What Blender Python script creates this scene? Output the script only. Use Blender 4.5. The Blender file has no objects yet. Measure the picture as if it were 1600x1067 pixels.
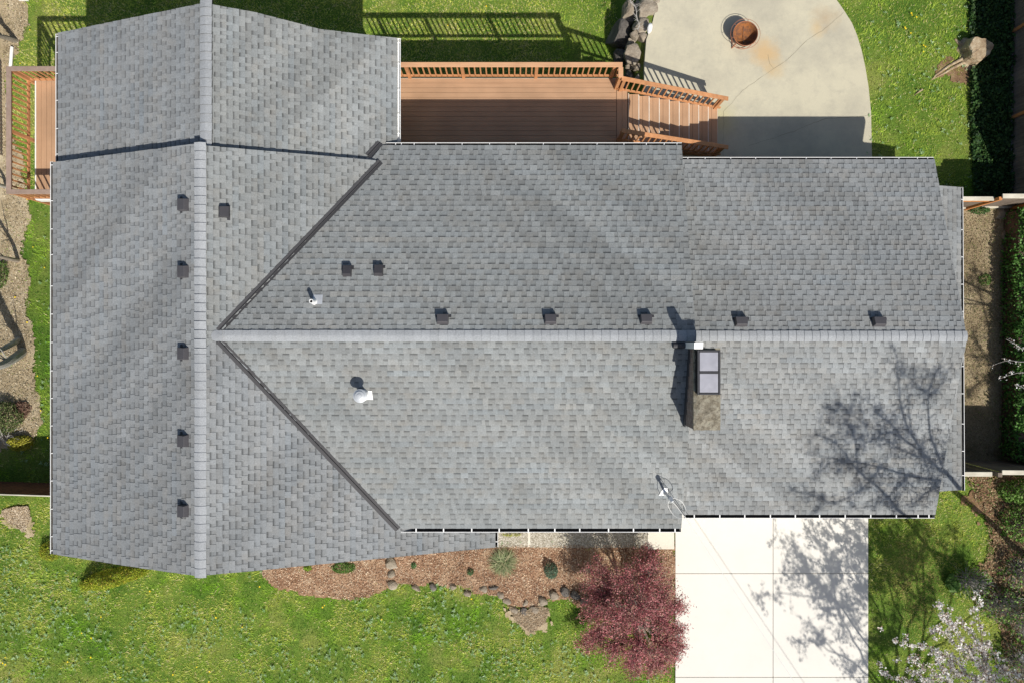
import bpy, math, random
import numpy as np
from mathutils import Vector, Matrix
sc = bpy.context.scene
R = math.radians
# ------------------------------------------------------------------ camera, sky, sun, exposure
H = 23.06                       # height of the drone above the back lawn
F = 1100.0                      # focal length in pixels of the 1600 px wide photograph
cam_d = bpy.data.cameras.new('camera'); cam = bpy.data.objects.new('camera', cam_d)
sc.collection.objects.link(cam); sc.camera = cam
cam.location = (0, 0, H); cam.rotation_euler = (0, 0, 0)
cam_d.sensor_width = 36.0; cam_d.lens = 36.0 * F / 1600.0
cam_d.clip_start = 0.1; cam_d.clip_end = 2000.0
SX, SY = -0.43, 0.86            # a thing one metre high throws its shadow this far
sun_el = math.atan2(1.0, math.hypot(SX, SY)); sun_az = math.atan2(-SX, -SY)
w = bpy.data.worlds.new('World'); sc.world = w; w.use_nodes = True
nt = w.node_tree; bg = nt.nodes['Background']; sky = nt.nodes.new('ShaderNodeTexSky')
sky.sky_type = 'NISHITA'; sky.sun_disc = False; sky.ozone_density = .7; sky.dust_density = 1.6; sky.sun_elevation = sun_el; sky.sun_rotation = sun_az
nt.links.new(sky.outputs[0], bg.inputs[0]); bg.inputs[1].default_value = 0.075
sl = bpy.data.lights.new('sun', 'SUN'); sl.energy = 4.2; sl.angle = R(0.55); sl.color = (1.0, 0.955, 0.885)
so = bpy.data.objects.new('sun', sl); sc.collection.objects.link(so)
so.rotation_euler = Vector((-SX, -SY, 1.0)).to_track_quat('Z', 'Y').to_euler(); so.location = (8, -16, 30)
sc.view_settings.view_transform = 'Standard'; sc.view_settings.look = 'None'
sc.view_settings.gamma = 1.0; sc.view_settings.exposure = 0.30

# ------------------------------------------------------------------ helpers
rnd = random.Random(11); rng = np.random.default_rng(11)
COL = sc.collection
def meta(o, label=None, cat=None, group=None, kind=None):
    if label: o['label'] = label
    if cat: o['category'] = cat
    if group: o['group'] = group
    if kind: o['kind'] = kind
    return o
def wloc(o):
    v = Vector((0, 0, 0))
    while o is not None: v += o.location; o = o.parent
    return v
def empty(name, loc, label, cat, group=None):
    o = bpy.data.objects.new(name, None); o.location = loc; o.empty_display_size = .2
    COL.objects.link(o); return meta(o, label, cat, group)
def link(name, me, mat, parent=None, local=False):
    o = bpy.data.objects.new(name, me); COL.objects.link(o)
    if mat is not None and not me.materials: me.materials.append(mat)
    if parent is not None:
        o.parent = parent
        if not local: o.location = -wloc(parent)
    return o
class MB:
    def __init__(s): s.v = []; s.f = []; s.mi = []
    def add(s, vs, fs, mi=0):
        b = len(s.v); s.v += [tuple(p) for p in vs]
        for f in fs: s.f.append(tuple(i + b for i in f)); s.mi.append(mi)
    def box(s, x0, x1, y0, y1, z0, z1, mi=0):
        s.add([(x0,y0,z0),(x1,y0,z0),(x1,y1,z0),(x0,y1,z0),(x0,y0,z1),(x1,y0,z1),(x1,y1,z1),(x0,y1,z1)],
              [(0,3,2,1),(4,5,6,7),(0,1,5,4),(1,2,6,5),(2,3,7,6),(3,0,4,7)], mi)
    def bar(s, a, b, wd, ht, up=(0,0,1), mi=0):
        a = Vector(a); b = Vector(b); d = (b - a).normalized(); u = Vector(up)
        sd = d.cross(u)
        if sd.length < 1e-4: sd = d.cross(Vector((0, 1, 0)))
        sd.normalize(); u = sd.cross(d).normalized()
        vs = []
        for p in (a, b):
            for (i, j) in ((-1,-1),(1,-1),(1,1),(-1,1)): vs.append(p + sd*(i*wd/2) + u*(j*ht/2))
        s.add(vs, [(0,3,2,1),(4,5,6,7),(0,1,5,4),(1,2,6,5),(2,3,7,6),(3,0,4,7)], mi)
    def tube(s, pts, rads, n=7, cap=True, mi=0):
        pts = [Vector(p) for p in pts]
        if not hasattr(rads, '__len__'): rads = [rads]*len(pts)
        vs = []; fs = []
        ref = Vector((0.31, 0.2, 0.93))
        for i, p in enumerate(pts):
            d = (pts[min(i+1, len(pts)-1)] - pts[max(i-1, 0)]).normalized()
            a = d.cross(ref)
            if a.length < .05: a = d.cross(Vector((1, 0, 0)))
            a.normalize(); b = d.cross(a)
            for k in range(n):
                t = 2*math.pi*k/n; vs.append(p + (a*math.cos(t) + b*math.sin(t))*rads[i])
        for i in range(len(pts)-1):
            for k in range(n):
                k2 = (k+1) % n; fs.append((i*n+k, i*n+k2, (i+1)*n+k2, (i+1)*n+k))
        if cap: fs.append(tuple(range(n))[::-1]); fs.append(tuple((len(pts)-1)*n+k for k in range(n)))
        s.add(vs, fs, mi)
    def prism(s, poly, z0, z1, mi=0):
        n = len(poly)
        s.add([(x, y, z0) for x, y in poly] + [(x, y, z1) for x, y in poly],
              [tuple(range(n))[::-1], tuple(range(n, 2*n))] + [(i, (i+1) % n, n+(i+1) % n, n+i) for i in range(n)], mi)
    def solid(s, top, dz, mi=0):     # a flat polygon of 3-D points with thickness dz downwards
        n = len(top)
        s.add([tuple(p) for p in top] + [(p[0], p[1], p[2]-dz) for p in top],
              [tuple(range(n)), tuple(range(n, 2*n))[::-1]] + [(i, n+i, n+(i+1) % n, (i+1) % n) for i in range(n)], mi)
    def lathe(s, c, prof, n=20, mi=0):
        vs = []; fs = []
        for r, z in prof:
            for k in range(n):
                t = 2*math.pi*k/n; vs.append((c[0]+r*math.cos(t), c[1]+r*math.sin(t), c[2]+z))
        for i in range(len(prof)-1):
            for k in range(n):
                k2 = (k+1) % n; fs.append((i*n+k, i*n+k2, (i+1)*n+k2, (i+1)*n+k))
        s.add(vs, fs, mi)
    def build(s, name, mats, parent=None, smooth=False, local=False, bevel=0):
        me = bpy.data.meshes.new(name); me.from_pydata(s.v, [], s.f); me.update()
        ms = mats if isinstance(mats, (list, tuple)) else [mats]
        for m in ms: me.materials.append(m)
        if len(ms) > 1: me.polygons.foreach_set('material_index', s.mi)
        if smooth: me.polygons.foreach_set('use_smooth', [True]*len(me.polygons))
        o = link(name, me, None, parent, local)
        if bevel:
            md = o.modifiers.new('bevel', 'BEVEL'); md.width = bevel; md.segments = 1; md.limit_method = 'ANGLE'
        return o
def mesh_np(name, v, f, mat, parent=None, col=None, local=False):
    """v (n,3), f (m,k) ints, col (n,3) per vertex"""
    me = bpy.data.meshes.new(name); k = f.shape[1]
    me.vertices.add(len(v)); me.vertices.foreach_set('co', np.asarray(v, np.float32).ravel())
    me.loops.add(f.size); me.loops.foreach_set('vertex_index', f.astype(np.int32).ravel())
    me.polygons.add(len(f)); me.polygons.foreach_set('loop_start', np.arange(0, f.size, k, dtype=np.int32))
    if col is not None:
        a = me.color_attributes.new('tint', 'FLOAT_COLOR', 'POINT')
        c = np.ones((len(v), 4), np.float32); c[:, :3] = col; a.data.foreach_set('color', c.ravel())
    me.update(calc_edges=True); me.validate()
    return link(name, me, mat, parent, local)
def vnoise(x, y, seed=0):
    """value noise in 0..1 on numpy arrays"""
    xi = np.floor(x).astype(np.int64); yi = np.floor(y).astype(np.int64); fx = x-xi; fy = y-yi
    fx = fx*fx*(3-2*fx); fy = fy*fy*(3-2*fy)
    def h(a, b):
        n = (a*374761393 + b*668265263 + seed*1442695041) & 0xffffffff
        n = ((n ^ (n >> 13))*1274126177) & 0xffffffff
        return ((n ^ (n >> 16)) & 0xffff)/65535.0
    return (h(xi, yi)*(1-fx)+h(xi+1, yi)*fx)*(1-fy)+(h(xi, yi+1)*(1-fx)+h(xi+1, yi+1)*fx)*fy
def fbm(x, y, seed=0, o=4):
    s = 0; a = .5; t = 0
    for i in range(o): s = s+a*vnoise(x*2**i, y*2**i, seed+i); t += a; a *= .5
    return s/t
def inpoly(x, y, poly):
    c = np.zeros(x.shape, bool); n = len(poly)
    for i in range(n):
        x1, y1 = poly[i]; x2, y2 = poly[(i+1) % n]
        if y1 == y2: continue
        c ^= ((y1 > y) != (y2 > y)) & (x < (x2-x1)*(y-y1)/(y2-y1)+x1)
    return c
def pw(px, py, z):
    k = (H-z)/F; return Vector(((px-800)*k, -(py-533.5)*k, z))
def sst(a, b, x):
    t = np.clip((x-a)/(b-a), 0, 1); return t*t*(3-2*t)
def gz(x, y):
    zw = 1.1*(1-sst(-4.0, 4.5, y)); ze = 1.1+.1*sst(-3, 3, y)
    return zw+(ze-zw)*sst(3.6, 4.15, x)
def G(px, py):
    z = 1.0
    for _ in range(12):
        p = pw(px, py, z); z = float(gz(np.float64(p.x), np.float64(p.y)))
    return pw(px, py, z)
def GP(pts): return [(G(*p).x, G(*p).y) for p in pts]

# ------------------------------------------------------------------ materials
class Mat:
    def __init__(s, name, rough=.8, spec=.3, metal=0):
        s.m = bpy.data.materials.new(name); s.m.use_nodes = True; s.t = s.m.node_tree
        s.b = s.t.nodes['Principled BSDF']; s.b.inputs['Roughness'].default_value = rough
        s.b.inputs['Metallic'].default_value = metal; s.b.inputs['Specular IOR Level'].default_value = spec
        s.co = s.t.nodes.new('ShaderNodeTexCoord').outputs['Object']
    def n(s, t): return s.t.nodes.new(t)
    def l(s, a, b): s.t.links.new(a, b)
    def noise(s, scale, detail=4, rough=.55, vec=None, dist=0):
        q = s.n('ShaderNodeTexNoise'); q.inputs['Scale'].default_value = scale; q.inputs['Detail'].default_value = detail
        q.inputs['Roughness'].default_value = rough; q.inputs['Distortion'].default_value = dist
        s.l(vec or s.co, q.inputs['Vector']); return q.outputs[0]
    def mapped(s, scale=(1,1,1), rot=(0,0,0), loc=(0,0,0)):
        q = s.n('ShaderNodeMapping'); s.l(s.co, q.inputs[0]); q.inputs['Scale'].default_value = scale
        q.inputs['Rotation'].default_value = rot; q.inputs['Location'].default_value = loc; return q.outputs[0]
    def ramp(s, fac, stops):
        q = s.n('ShaderNodeValToRGB'); s.l(fac, q.inputs[0]); e = q.color_ramp.elements
        while len(e) < len(stops): e.new(.5)
        for i, (p, c) in enumerate(stops):
            e[i].position = p; e[i].color = (c, c, c, 1) if not hasattr(c, '__len__') else (*c, 1)
        return q.outputs[0]
    def mix(s, a, b, fac, mode='MIX'):
        q = s.n('ShaderNodeMix'); q.data_type = 'RGBA'; q.blend_type = mode
        for v, i in ((fac, 0), (a, 6), (b, 7)):
            if hasattr(v, 'is_linked') or hasattr(v, 'links'): s.l(v, q.inputs[i])
            elif i == 0: q.inputs[0].default_value = v
            else: q.inputs[i].default_value = (*v, 1)
        return q.outputs[2]
    def math(s, a, b, op='MULTIPLY'):
        q = s.n('ShaderNodeMath'); q.operation = op
        for v, i in ((a, 0), (b, 1)):
            if hasattr(v, 'links'): s.l(v, q.inputs[i])
            else: q.inputs[i].default_value = v
        return q.outputs[0]
    def tint(s):
        q = s.n('ShaderNodeVertexColor'); q.layer_name = 'tint'; return q.outputs[0]
    def color(s, c):
        if hasattr(c, 'links'): s.l(c, s.b.inputs['Base Color'])
        else: s.b.inputs['Base Color'].default_value = (*c, 1)
        return s
    def bump(s, h, strength=.4, dist=.01):
        q = s.n('ShaderNodeBump'); q.inputs['Strength'].default_value = strength; q.inputs['Distance'].default_value = dist
        s.l(h, q.inputs['Height']); s.l(q.outputs[0], s.b.inputs['Normal']); return s
def simple(name, c, rough=.7, spec=.3, metal=0, var=.12, scale=6, bump=.2):
    m = Mat(name, rough, spec, metal); nn = m.noise(scale, 5)
    m.color(m.mix(m.ramp(nn, [(.3, 1-var), (.7, 1+var)]), c, 1.0, 'MULTIPLY'))
    if bump: m.bump(m.noise(scale*12, 3), bump, .004)
    return m.m
def leafmat(name, trans=.25, rough=.6):
    m = Mat(name, rough, .25); t = m.tint(); m.color(t)
    tr = m.n('ShaderNodeBsdfTranslucent'); m.l(t, tr.inputs[0]); mx = m.n('ShaderNodeMixShader'); mx.inputs[0].default_value = trans
    out = m.t.nodes['Material Output']; m.l(m.b.outputs[0], mx.inputs[1]); m.l(tr.outputs[0], mx.inputs[2]); m.l(mx.outputs[0], out.inputs[0])
    return m.m
def shingle_mat(name, ca, cb, cc):
    m = Mat(name, .95, .15)
    st = m.noise(.42, 3, .6, m.mapped((1, 2.6, 1), (0, 0, R(38))), .4)
    bl = m.noise(2.2, 5, .65)
    c = m.mix(ca, cb, m.ramp(st, [(.30, .25), (.70, .80)]))
    c = m.mix(c, cc, m.ramp(bl, [(.50, 0.0), (.78, .7)]))
    gr = m.noise(95, 2, .8)
    c = m.mix(c, m.ramp(m.noise(24, 3, .8), [(.3, .86), (.7, 1.14)]), 1.0, 'MULTIPLY')
    c = m.mix(c, m.ramp(gr, [(.25, .70), (.75, 1.30)]), 1.0, 'MULTIPLY')
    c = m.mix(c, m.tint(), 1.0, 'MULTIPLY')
    m.color(c).bump(gr, .5, .004); return m.m
M = {}
M['shingle_w'] = shingle_mat('shingle_west', (.210, .220, .224), (.250, .261, .266), (.233, .225, .208))
M['shingle_m'] = shingle_mat('shingle_main', (.206, .217, .214), (.258, .269, .267), (.233, .223, .200))
M['shingle_g'] = shingle_mat('shingle_garage', (.212, .221, .219), (.272, .282, .283), (.235, .224, .203))
M['cap_plain'] = simple('ridge_end_shingle', (.270, .283, .296), .95)
M['cap'] = shingle_mat('shingle_cap', (.300, .314, .326), (.335, .349, .362), (.300, .307, .31))
M['white'] = simple('white_metal', (.80, .80, .78), .35, .5, 0, .05, 3, 0)
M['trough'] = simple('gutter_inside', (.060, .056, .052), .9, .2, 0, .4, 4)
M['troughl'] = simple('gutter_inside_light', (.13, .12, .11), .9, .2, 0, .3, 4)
M['valley'] = simple('valley_metal', (.058, .057, .060), .6, .35, .1, .08, 2, 0)
M['fascia'] = simple('fascia_paint', (.55, .54, .50), .6)
M['vent'] = simple('vent_metal', (.050, .048, .053), .5, .4, .1, .1, 5, 0)
M['ventl'] = simple('vent_metal_pale', (.078, .074, .080), .5, .4, .1, .1, 5, 0)
M['black'] = simple('black_void', (.01, .01, .012), .9, .1, 0, .1, 5, 0)
M['galv'] = simple('galvanised_metal', (.50, .52, .54), .5, .5, .25, .10, 9, 0)
M['panel'] = simple('chimney_lid_metal', (.36, .36, .40), .45, .5, .3, .10, 5, 0)
M['darkmetal'] = simple('dark_frame_metal', (.045, .045, .05), .5, .4, .1, .1, 5, 0)
M['glass'] = simple('window_glass', (.03, .04, .05), .08, .6, 0, .1, 1, 0)
m = Mat('lap_siding', .7); wv = m.n('ShaderNodeTexWave'); wv.bands_direction = 'Z'; wv.wave_profile = 'SAW'; wv.inputs['Scale'].default_value = 1.0
m.l(m.mapped((1, 1, 1.6)), wv.inputs[0]); m.color(m.mix(m.ramp(m.noise(3), [(.3, .9), (.7, 1.05)]), (.52, .50, .44), 1.0, 'MULTIPLY')).bump(wv.outputs[0], .8, .02); M['siding'] = m.m
m = Mat('brick', .85); bt = m.n('ShaderNodeTexBrick'); bt.inputs['Scale'].default_value = 1; bt.inputs['Brick Width'].default_value = .21; bt.inputs['Row Height'].default_value = .075
bt.inputs['Mortar Size'].default_value = .008; bt.inputs['Color1'].default_value = (.17, .115, .095, 1); bt.inputs['Color2'].default_value = (.24, .17, .14, 1); bt.inputs['Mortar'].default_value = (.26, .25, .23, 1)
sp = m.n('ShaderNodeSeparateXYZ'); m.l(m.co, sp.inputs[0]); cb = m.n('ShaderNodeCombineXYZ'); ad = m.math(sp.outputs[0], sp.outputs[1], 'ADD'); m.l(ad, cb.inputs[0]); m.l(sp.outputs[2], cb.inputs[1]); m.l(cb.outputs[0], bt.inputs[0])
m.color(m.mix(m.ramp(m.noise(9, 6), [(.3, .65), (.7, 1.25)]), bt.outputs[0], 1.0, 'MULTIPLY')).bump(m.noise(40), .4, .01); M['brick'] = m.m
m = Mat('mossy_mortar', .95); a = m.ramp(m.noise(7, 8, .7), [(.32, (.07, .065, .05)), (.45, (.19, .165, .12)), (.58, (.30, .275, .215)), (.70, (.17, .175, .11))])
m.color(m.mix(a, m.ramp(m.noise(45, 4, .8), [(.3, .7), (.7, 1.25)]), 1.0, 'MULTIPLY')).bump(m.noise(18, 8, .7), .8, .03); M['crown'] = m.m
def board_mat(name, c, c2, sc_=(3, 3, 3), rough=.6, knots=.25):
    m = Mat(name, rough, .3); n1 = m.noise(2.0, 6, .7, m.mapped(sc_)); n2 = m.noise(1.3, 3)
    c0 = m.mix(c, c2, m.ramp(n1, [(.35, 0.0), (.68, 1.0)]))
    m.color(m.mix(c0, m.ramp(n2, [(.3, 1-knots*.6), (.7, 1+knots*.5)]), 1.0, 'MULTIPLY')).bump(n1, .25, .004); return m.m
M['deck'] = board_mat('composite_deck_board', (.405, .247, .145), (.455, .282, .168), (.5, 14, 5), .6, .2)
M['deckv'] = board_mat('composite_side_board', (.405, .247, .145), (.455, .282, .168), (14, .5, 5), .6, .2)
M['cedar'] = board_mat('stained_cedar', (.43, .195, .082), (.55, .270, .125), (5, 5, 5), .6, .35)
M['cedarcap'] = board_mat('pale_cedar_cap', (.52, .285, .150), (.60, .350, .200), (.8, 12, 5), .6, .2)
M['weathercap'] = board_mat('weathered_cap', (.27, .195, .150), (.34, .250, .200), (5, 5, 5), .75, .3)
M['nosing'] = simple('pale_nosing', (.62, .56, .48), .6)
M['fencewood'] = board_mat('weathered_fence_board', (.13, .100, .078), (.22, .175, .135), (9, 9, .6), .85, .5)
M['redwood'] = board_mat('red_brown_fence_board', (.14, .055, .030), (.22, .085, .045), (9, 9, .6), .85, .5)
M['fencecap'] = board_mat('pale_fence_cap', (.50, .46, .36), (.62, .58, .48), (2, 9, 5), .8, .4)
M['orange'] = board_mat('fresh_orange_post', (.50, .19, .06), (.56, .24, .085), (4, 4, 4), .7, .3)
def concrete(name, c, dark, amt, rust=(), speck=.06, scale=.7):
    m = Mat(name, .9, .25); n1 = m.noise(scale, 8, .68); n2 = m.noise(scale*6, 6, .7)
    c0 = m.mix(c, dark, m.ramp(n1, [(.42, 0.0), (.72, amt)])); c0 = m.mix(c0, dark, m.ramp(n2, [(.52, 0.0), (.78, amt*.7)]))
    for (x, y, r, cc, am) in rust:
        v = m.n('ShaderNodeVectorMath'); v.operation = 'DISTANCE'; m.l(m.mapped((1, 1, 0)), v.inputs[0]); v.inputs[1].default_value = (x, y, 0)
        d = m.math(v.outputs['Value'], m.math(m.math(m.noise(1.6, 6, .7), .5, 'SUBTRACT'), r*2.4), 'ADD')
        c0 = m.mix(c0, cc, m.ramp(m.math(d, 1/(r*1.6)), [(0.15, am), (.9, 0.0)]))
    c0 = m.mix(c0, m.ramp(m.noise(90, 2, .8), [(.2, 1-speck), (.8, 1+speck)]), 1.0, 'MULTIPLY')
    m.color(c0).bump(m.noise(60, 4), .25, .003); return m.m
pk = lambda x, y: (pw(x, y, 1.25).x, pw(x, y, 1.25).y)
M['patio'] = concrete('aged_patio_concrete', (.53, .49, .365), (.37, .345, .275), .85,
    [(*pk(1196, 84), .42, (.56, .37, .17), .7), (*pk(1210, 105), .32, (.52, .38, .20), .55), (*pk(1290, 30), .35, (.42, .32, .20), .65), (*pk(1276, 46), .25, (.56, .40, .20), .5), (*pk(1125, 190), .5, (.50, .46, .24), .6)], .12)
M['drive'] = concrete('pale_driveway_concrete', (.735, .705, .640), (.66, .63, .565), .55, [], .03, .5)
M['walkpad'] = concrete('pale_pad_concrete', (.70, .65, .55), (.60, .55, .45), .5, [], .04, 2)
m = Mat('exposed_aggregate', .9); vo = m.n('ShaderNodeTexVoronoi'); vo.inputs['Scale'].default_value = 42; m.l(m.co, vo.inputs[0])
hs = m.n('ShaderNodeSeparateColor'); m.l(vo.outputs['Color'], hs.inputs[0])
m.color(m.mix(m.ramp(hs.outputs[0], [(0, (.20, .175, .13)), (.45, (.37, .33, .255)), (.8, (.48, .44, .36)), (1, (.66, .62, .54))]), m.ramp(m.noise(1.5), [(.3, .85), (.7, 1.1)]), 1.0, 'MULTIPLY')).bump(vo.outputs[0], .6, .01); M['aggregate'] = m.m
m = Mat('lawn_soil', 1, .1); a = m.ramp(m.noise(.55, 6, .6), [(.30, (.065, .135, .018)), (.52, (.12, .195, .030)), (.72, (.24, .25, .07))])
m.color(m.mix(a, m.ramp(m.noise(22, 5, .8), [(.3, .55), (.7, 1.4)]), 1.0, 'MULTIPLY')).bump(m.noise(30, 6), .6, .03); M['ground'] = m.m
def earth(name, stops, sc_=3):
    m = Mat(name, 1, .1); a = m.ramp(m.noise(sc_, 8, .7), stops)
    m.color(m.mix(a, m.ramp(m.noise(38, 5, .85), [(.28, .55), (.72, 1.45)]), 1.0, 'MULTIPLY')).bump(m.noise(28, 8, .8), .9, .03); return m.m
M['mulch'] = earth('bark_mulch', [(.30, (.17, .09, .055)), (.5, (.34, .205, .125)), (.7, (.52, .38, .25))])
M['soil'] = earth('pale_chipped_soil', [(.28, (.24, .19, .11)), (.5, (.43, .345, .22)), (.72, (.58, .49, .34))], 1.6)
M['eastsoil'] = earth('brown_soil', [(.28, (.16, .12, .07)), (.5, (.31, .245, .15)), (.72, (.43, .36, .24))], 1.1)
M['redsoil'] = earth('red_brown_soil', [(.30, (.13, .075, .045)), (.5, (.25, .155, .09)), (.7, (.36, .26, .15))], 2)
m = Mat('rock', .9, .2); a = m.ramp(m.noise(2.2, 9, .68), [(.30, (.17, .135, .10)), (.5, (.31, .262, .20)), (.7, (.43, .385, .31))])
m.color(m.mix(a, m.ramp(m.noise(26, 5, .8), [(.3, .75), (.7, 1.2)]), 1.0, 'MULTIPLY')).bump(m.noise(7, 9, .7), .9, .05); M['rock'] = m.m
m = Mat('dark_rock', .9, .2); a = m.ramp(m.noise(2.6, 9, .68), [(.30, (.09, .08, .072)), (.55, (.16, .145, .128)), (.72, (.30, .27, .22))])
m.color(a).bump(m.noise(7, 9, .7), .9, .05); M['darkrock'] = m.m
M['whiterock'] = simple('white_rock', (.75, .74, .73), .8)
m = Mat('rust', .85, .3); a = m.ramp(m.noise(8, 8, .7), [(.28, (.075, .045, .038)), (.45, (.17, .075, .035)), (.6, (.33, .125, .035)), (.75, (.16, .07, .05))]); m.color(a).bump(m.noise(30, 6), .5, .01); M['rust'] = m.m
M['rustrim'] = simple('rusty_rim', (.36, .15, .085), .75)
M['bark'] = board_mat('grey_bark', (.20, .165, .13), (.32, .28, .235), (9, 9, 3), .9, .5)
M['palebark'] = board_mat('pale_grey_bark', (.33, .31, .28), (.50, .48, .45), (9, 9, 3), .9, .4)
M['darkbark'] = board_mat('dark_red_bark', (.09, .055, .045), (.16, .10, .08), (9, 9, 3), .9, .4)
m = Mat('stump_wood', .85); a = m.ramp(m.noise(6, 8, .7), [(.3, (.20, .13, .08)), (.5, (.36, .27, .17)), (.68, (.52, .44, .31))]); m.color(a).bump(m.noise(20, 7), .7, .03); M['stump'] = m.m
M['pvc'] = simple('white_plastic', (.82, .81, .77), .4, .5, 0, .06, 8, 0)
M['blue'] = simple('blue_plastic', (.03, .30, .42), .4, .5, 0, .1, 8, 0)
M['cable'] = simple('pale_cable', (.70, .69, .66), .5, .4, 0, .05, 8, 0)
M['darkcable'] = simple('dark_cable', (.05, .05, .055), .5, .4, 0, .05, 8, 0)
M['leaf'] = leafmat('leaf'); M['grass'] = leafmat('grass_blade', .3, .7); M['petal'] = leafmat('petal', .3, .7); M['chip'] = leafmat('chip', 0, .95)

# ------------------------------------------------------------------ ground
def axis(lo, hi, step, far):
    a = list(np.arange(lo, hi+1e-6, step)); return np.array([-far, -200, -60, lo-8] + a + [hi+8, 60, 200, far])
gx = axis(-19, 19, .25, 900); gy = axis(-13, 13, .25, 900)
XX, YY = np.meshgrid(gx, gy, indexing='ij'); ZZ = gz(XX, YY)
v = np.stack([XX, YY, ZZ], -1).reshape(-1, 3); ny = len(gy)
i, j = np.meshgrid(np.arange(len(gx)-1), np.arange(ny-1), indexing='ij'); q = (i*ny+j).ravel()
meta(mesh_np('ground', v, np.stack([q, q+ny, q+ny+1, q+1], 1), M['ground']), kind='structure')

# outlines of paved and bare areas (metres), traced on the ground
ZD = 1.15; ZP = 1.25
def at(pts, z): return [(pw(x, y, z).x, pw(x, y, z).y) for x, y in pts]
PATIO = at([(1009, 262), (1006, 180), (1007, 100), (1010, 62), (1019, 38), (1027, 4), (1036, -40), (1290, -40), (1307, 0), (1317, 14), (1331, 36), (1339, 55), (1346, 78), (1352, 105), (1357, 135), (1361, 175), (1363, 270)], ZP)
DRIVE = at([(1055, 770), (1357, 770), (1357, 1110), (1055, 1110)], ZD)
MULCH = GP([(405, 850), (410, 896), (430, 915), (470, 926), (520, 931), (550, 937), (575, 932), (600, 920), (615, 912), (640, 912), (680, 912), (720, 918), (750, 925), (785, 932), (800, 945), (835, 948), (860, 935), (885, 930), (905, 945), (960, 960), (1010, 965), (1054, 955), (1054, 850)])
SPATCH = GP([(795, 945), (812, 955), (845, 945), (858, 950), (850, 975), (828, 988), (812, 975), (800, 960)])
SOILW = GP([(-60, -30), (42, -30), (45, 40), (38, 60), (18, 95), (10, 140), (20, 200), (35, 260), (45, 320), (45, 345), (38, 400), (48, 430), (47, 470), (42, 495), (52, 530), (50, 565), (58, 600), (64, 640), (62, 670), (48, 692), (20, 700), (-60, 705)])
SOILE = GP([(1480, 322), (1600, 322), (1660, 330), (1660, 725), (1480, 725)])
SOILC = GP([(1505, 742), (1555, 742), (1660, 742), (1660, 1120), (1580, 1120), (1570, 1010), (1530, 900), (1542, 850), (1535, 800), (1515, 765)])
SOILF = GP([(5, 795), (45, 790), (48, 810), (40, 830), (18, 815), (5, 805)])
IVY = GP([(1512, -30), (1580, -30), (1578, 322), (1520, 322), (1514, 180)])
def drape(name, poly, dz, mat, cell=.10, jit=.18, kind='structure', seed=3):
    px_ = [p[0] for p in poly]; py_ = [p[1] for p in poly]
    xs = np.arange(min(px_)-.3, max(px_)+.3, cell); ys = np.arange(min(py_)-.3, max(py_)+.3, cell)
    X, Y = np.meshgrid(xs, ys, indexing='ij'); cx = X[:-1, :-1]+cell/2; cy = Y[:-1, :-1]+cell/2
    wx = cx+(fbm(cx*2, cy*2, seed)-.5)*jit*2+(fbm(cx*9, cy*9, seed+5)-.5)*jit*.8; wy = cy+(fbm(cx*2, cy*2, seed+9)-.5)*jit*2+(fbm(cx*9, cy*9, seed+7)-.5)*jit*.8
    keep = inpoly(wx, wy, poly); n = len(ys)
    ii, jj = np.nonzero(keep); q = ii*n+jj
    Z = gz(X, Y)+dz+(fbm(X*1.8, Y*1.8, seed)-.5)*.03
    v = np.stack([X+rng.uniform(-.42, .42, X.shape)*cell, Y+rng.uniform(-.42, .42, X.shape)*cell, Z], -1).reshape(-1, 3); f = np.stack([q, q+n, q+n+1, q+1], 1)
    used, inv = np.unique(f, return_inverse=True)
    return meta(mesh_np(name, v[used], inv.reshape(f.shape), mat), kind=kind)
drape('mulch_bed', MULCH, .045, M['mulch'], .06, .14)
drape('bare_patch', SPATCH, .075, M['soil'], .05, .34)
drape('west_soil', SOILW, .03, M['soil'], .05, .25)
drape('east_soil', SOILE, .035, M['eastsoil'], .12, .15)
drape('corner_soil', SOILC, .035, M['redsoil'], .08, .5)
drape('front_bare_patch', SOILF, .03, M['soil'], .05, .5)
mb = MB(); mb.prism(PATIO, ZP-.30, ZP); meta(mb.build('patio', M['patio']), kind='structure')
def ribbon(name, pts, wd, z, mat):
    mb = MB(); ps = [pw(x, y, z) for x, y in pts]
    out = []
    for a, b in zip(ps[:-1], ps[1:]):
        n = max(1, int((b-a).length/.12))
        for k in range(n): p = a.lerp(b, k/n); out.append(Vector((p.x+rnd.uniform(-.015, .015), p.y+rnd.uniform(-.015, .015), z)))
    out.append(ps[-1]); L = []; Rr = []
    for i, p in enumerate(out):
        d = (out[min(i+1, len(out)-1)]-out[max(i-1, 0)]).normalized(); s = Vector((-d.y, d.x, 0))*wd*rnd.uniform(.3, 1.0)
        L.append(p+s); Rr.append(p-s)
    n = len(out); mb.add(L+Rr, [(i, i+1, n+i+1, n+i) for i in range(n-1)])
    meta(mb.build(name, mat), kind='structure')
M['crack'] = simple('crack_dirt', (.20, .17, .12), 1)
ribbon('patio_crack', [(1318, 20), (1290, 45), (1262, 62), (1243, 82), (1225, 98), (1208, 108), (1160, 142), (1131, 175), (1130, 245)], .0045, ZP+.004, M['crack'])
ribbon('patio_crack', [(1363, 181), (1330, 183), (1290, 186), (1265, 195), (1240, 206), (1205, 217), (1170, 228)], .005, ZP+.004, M['crack'])
ribbon('patio_crack', [(1208, 108), (1203, 100), (1200, 85)], .006, ZP+.004, M['crack'])
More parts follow.
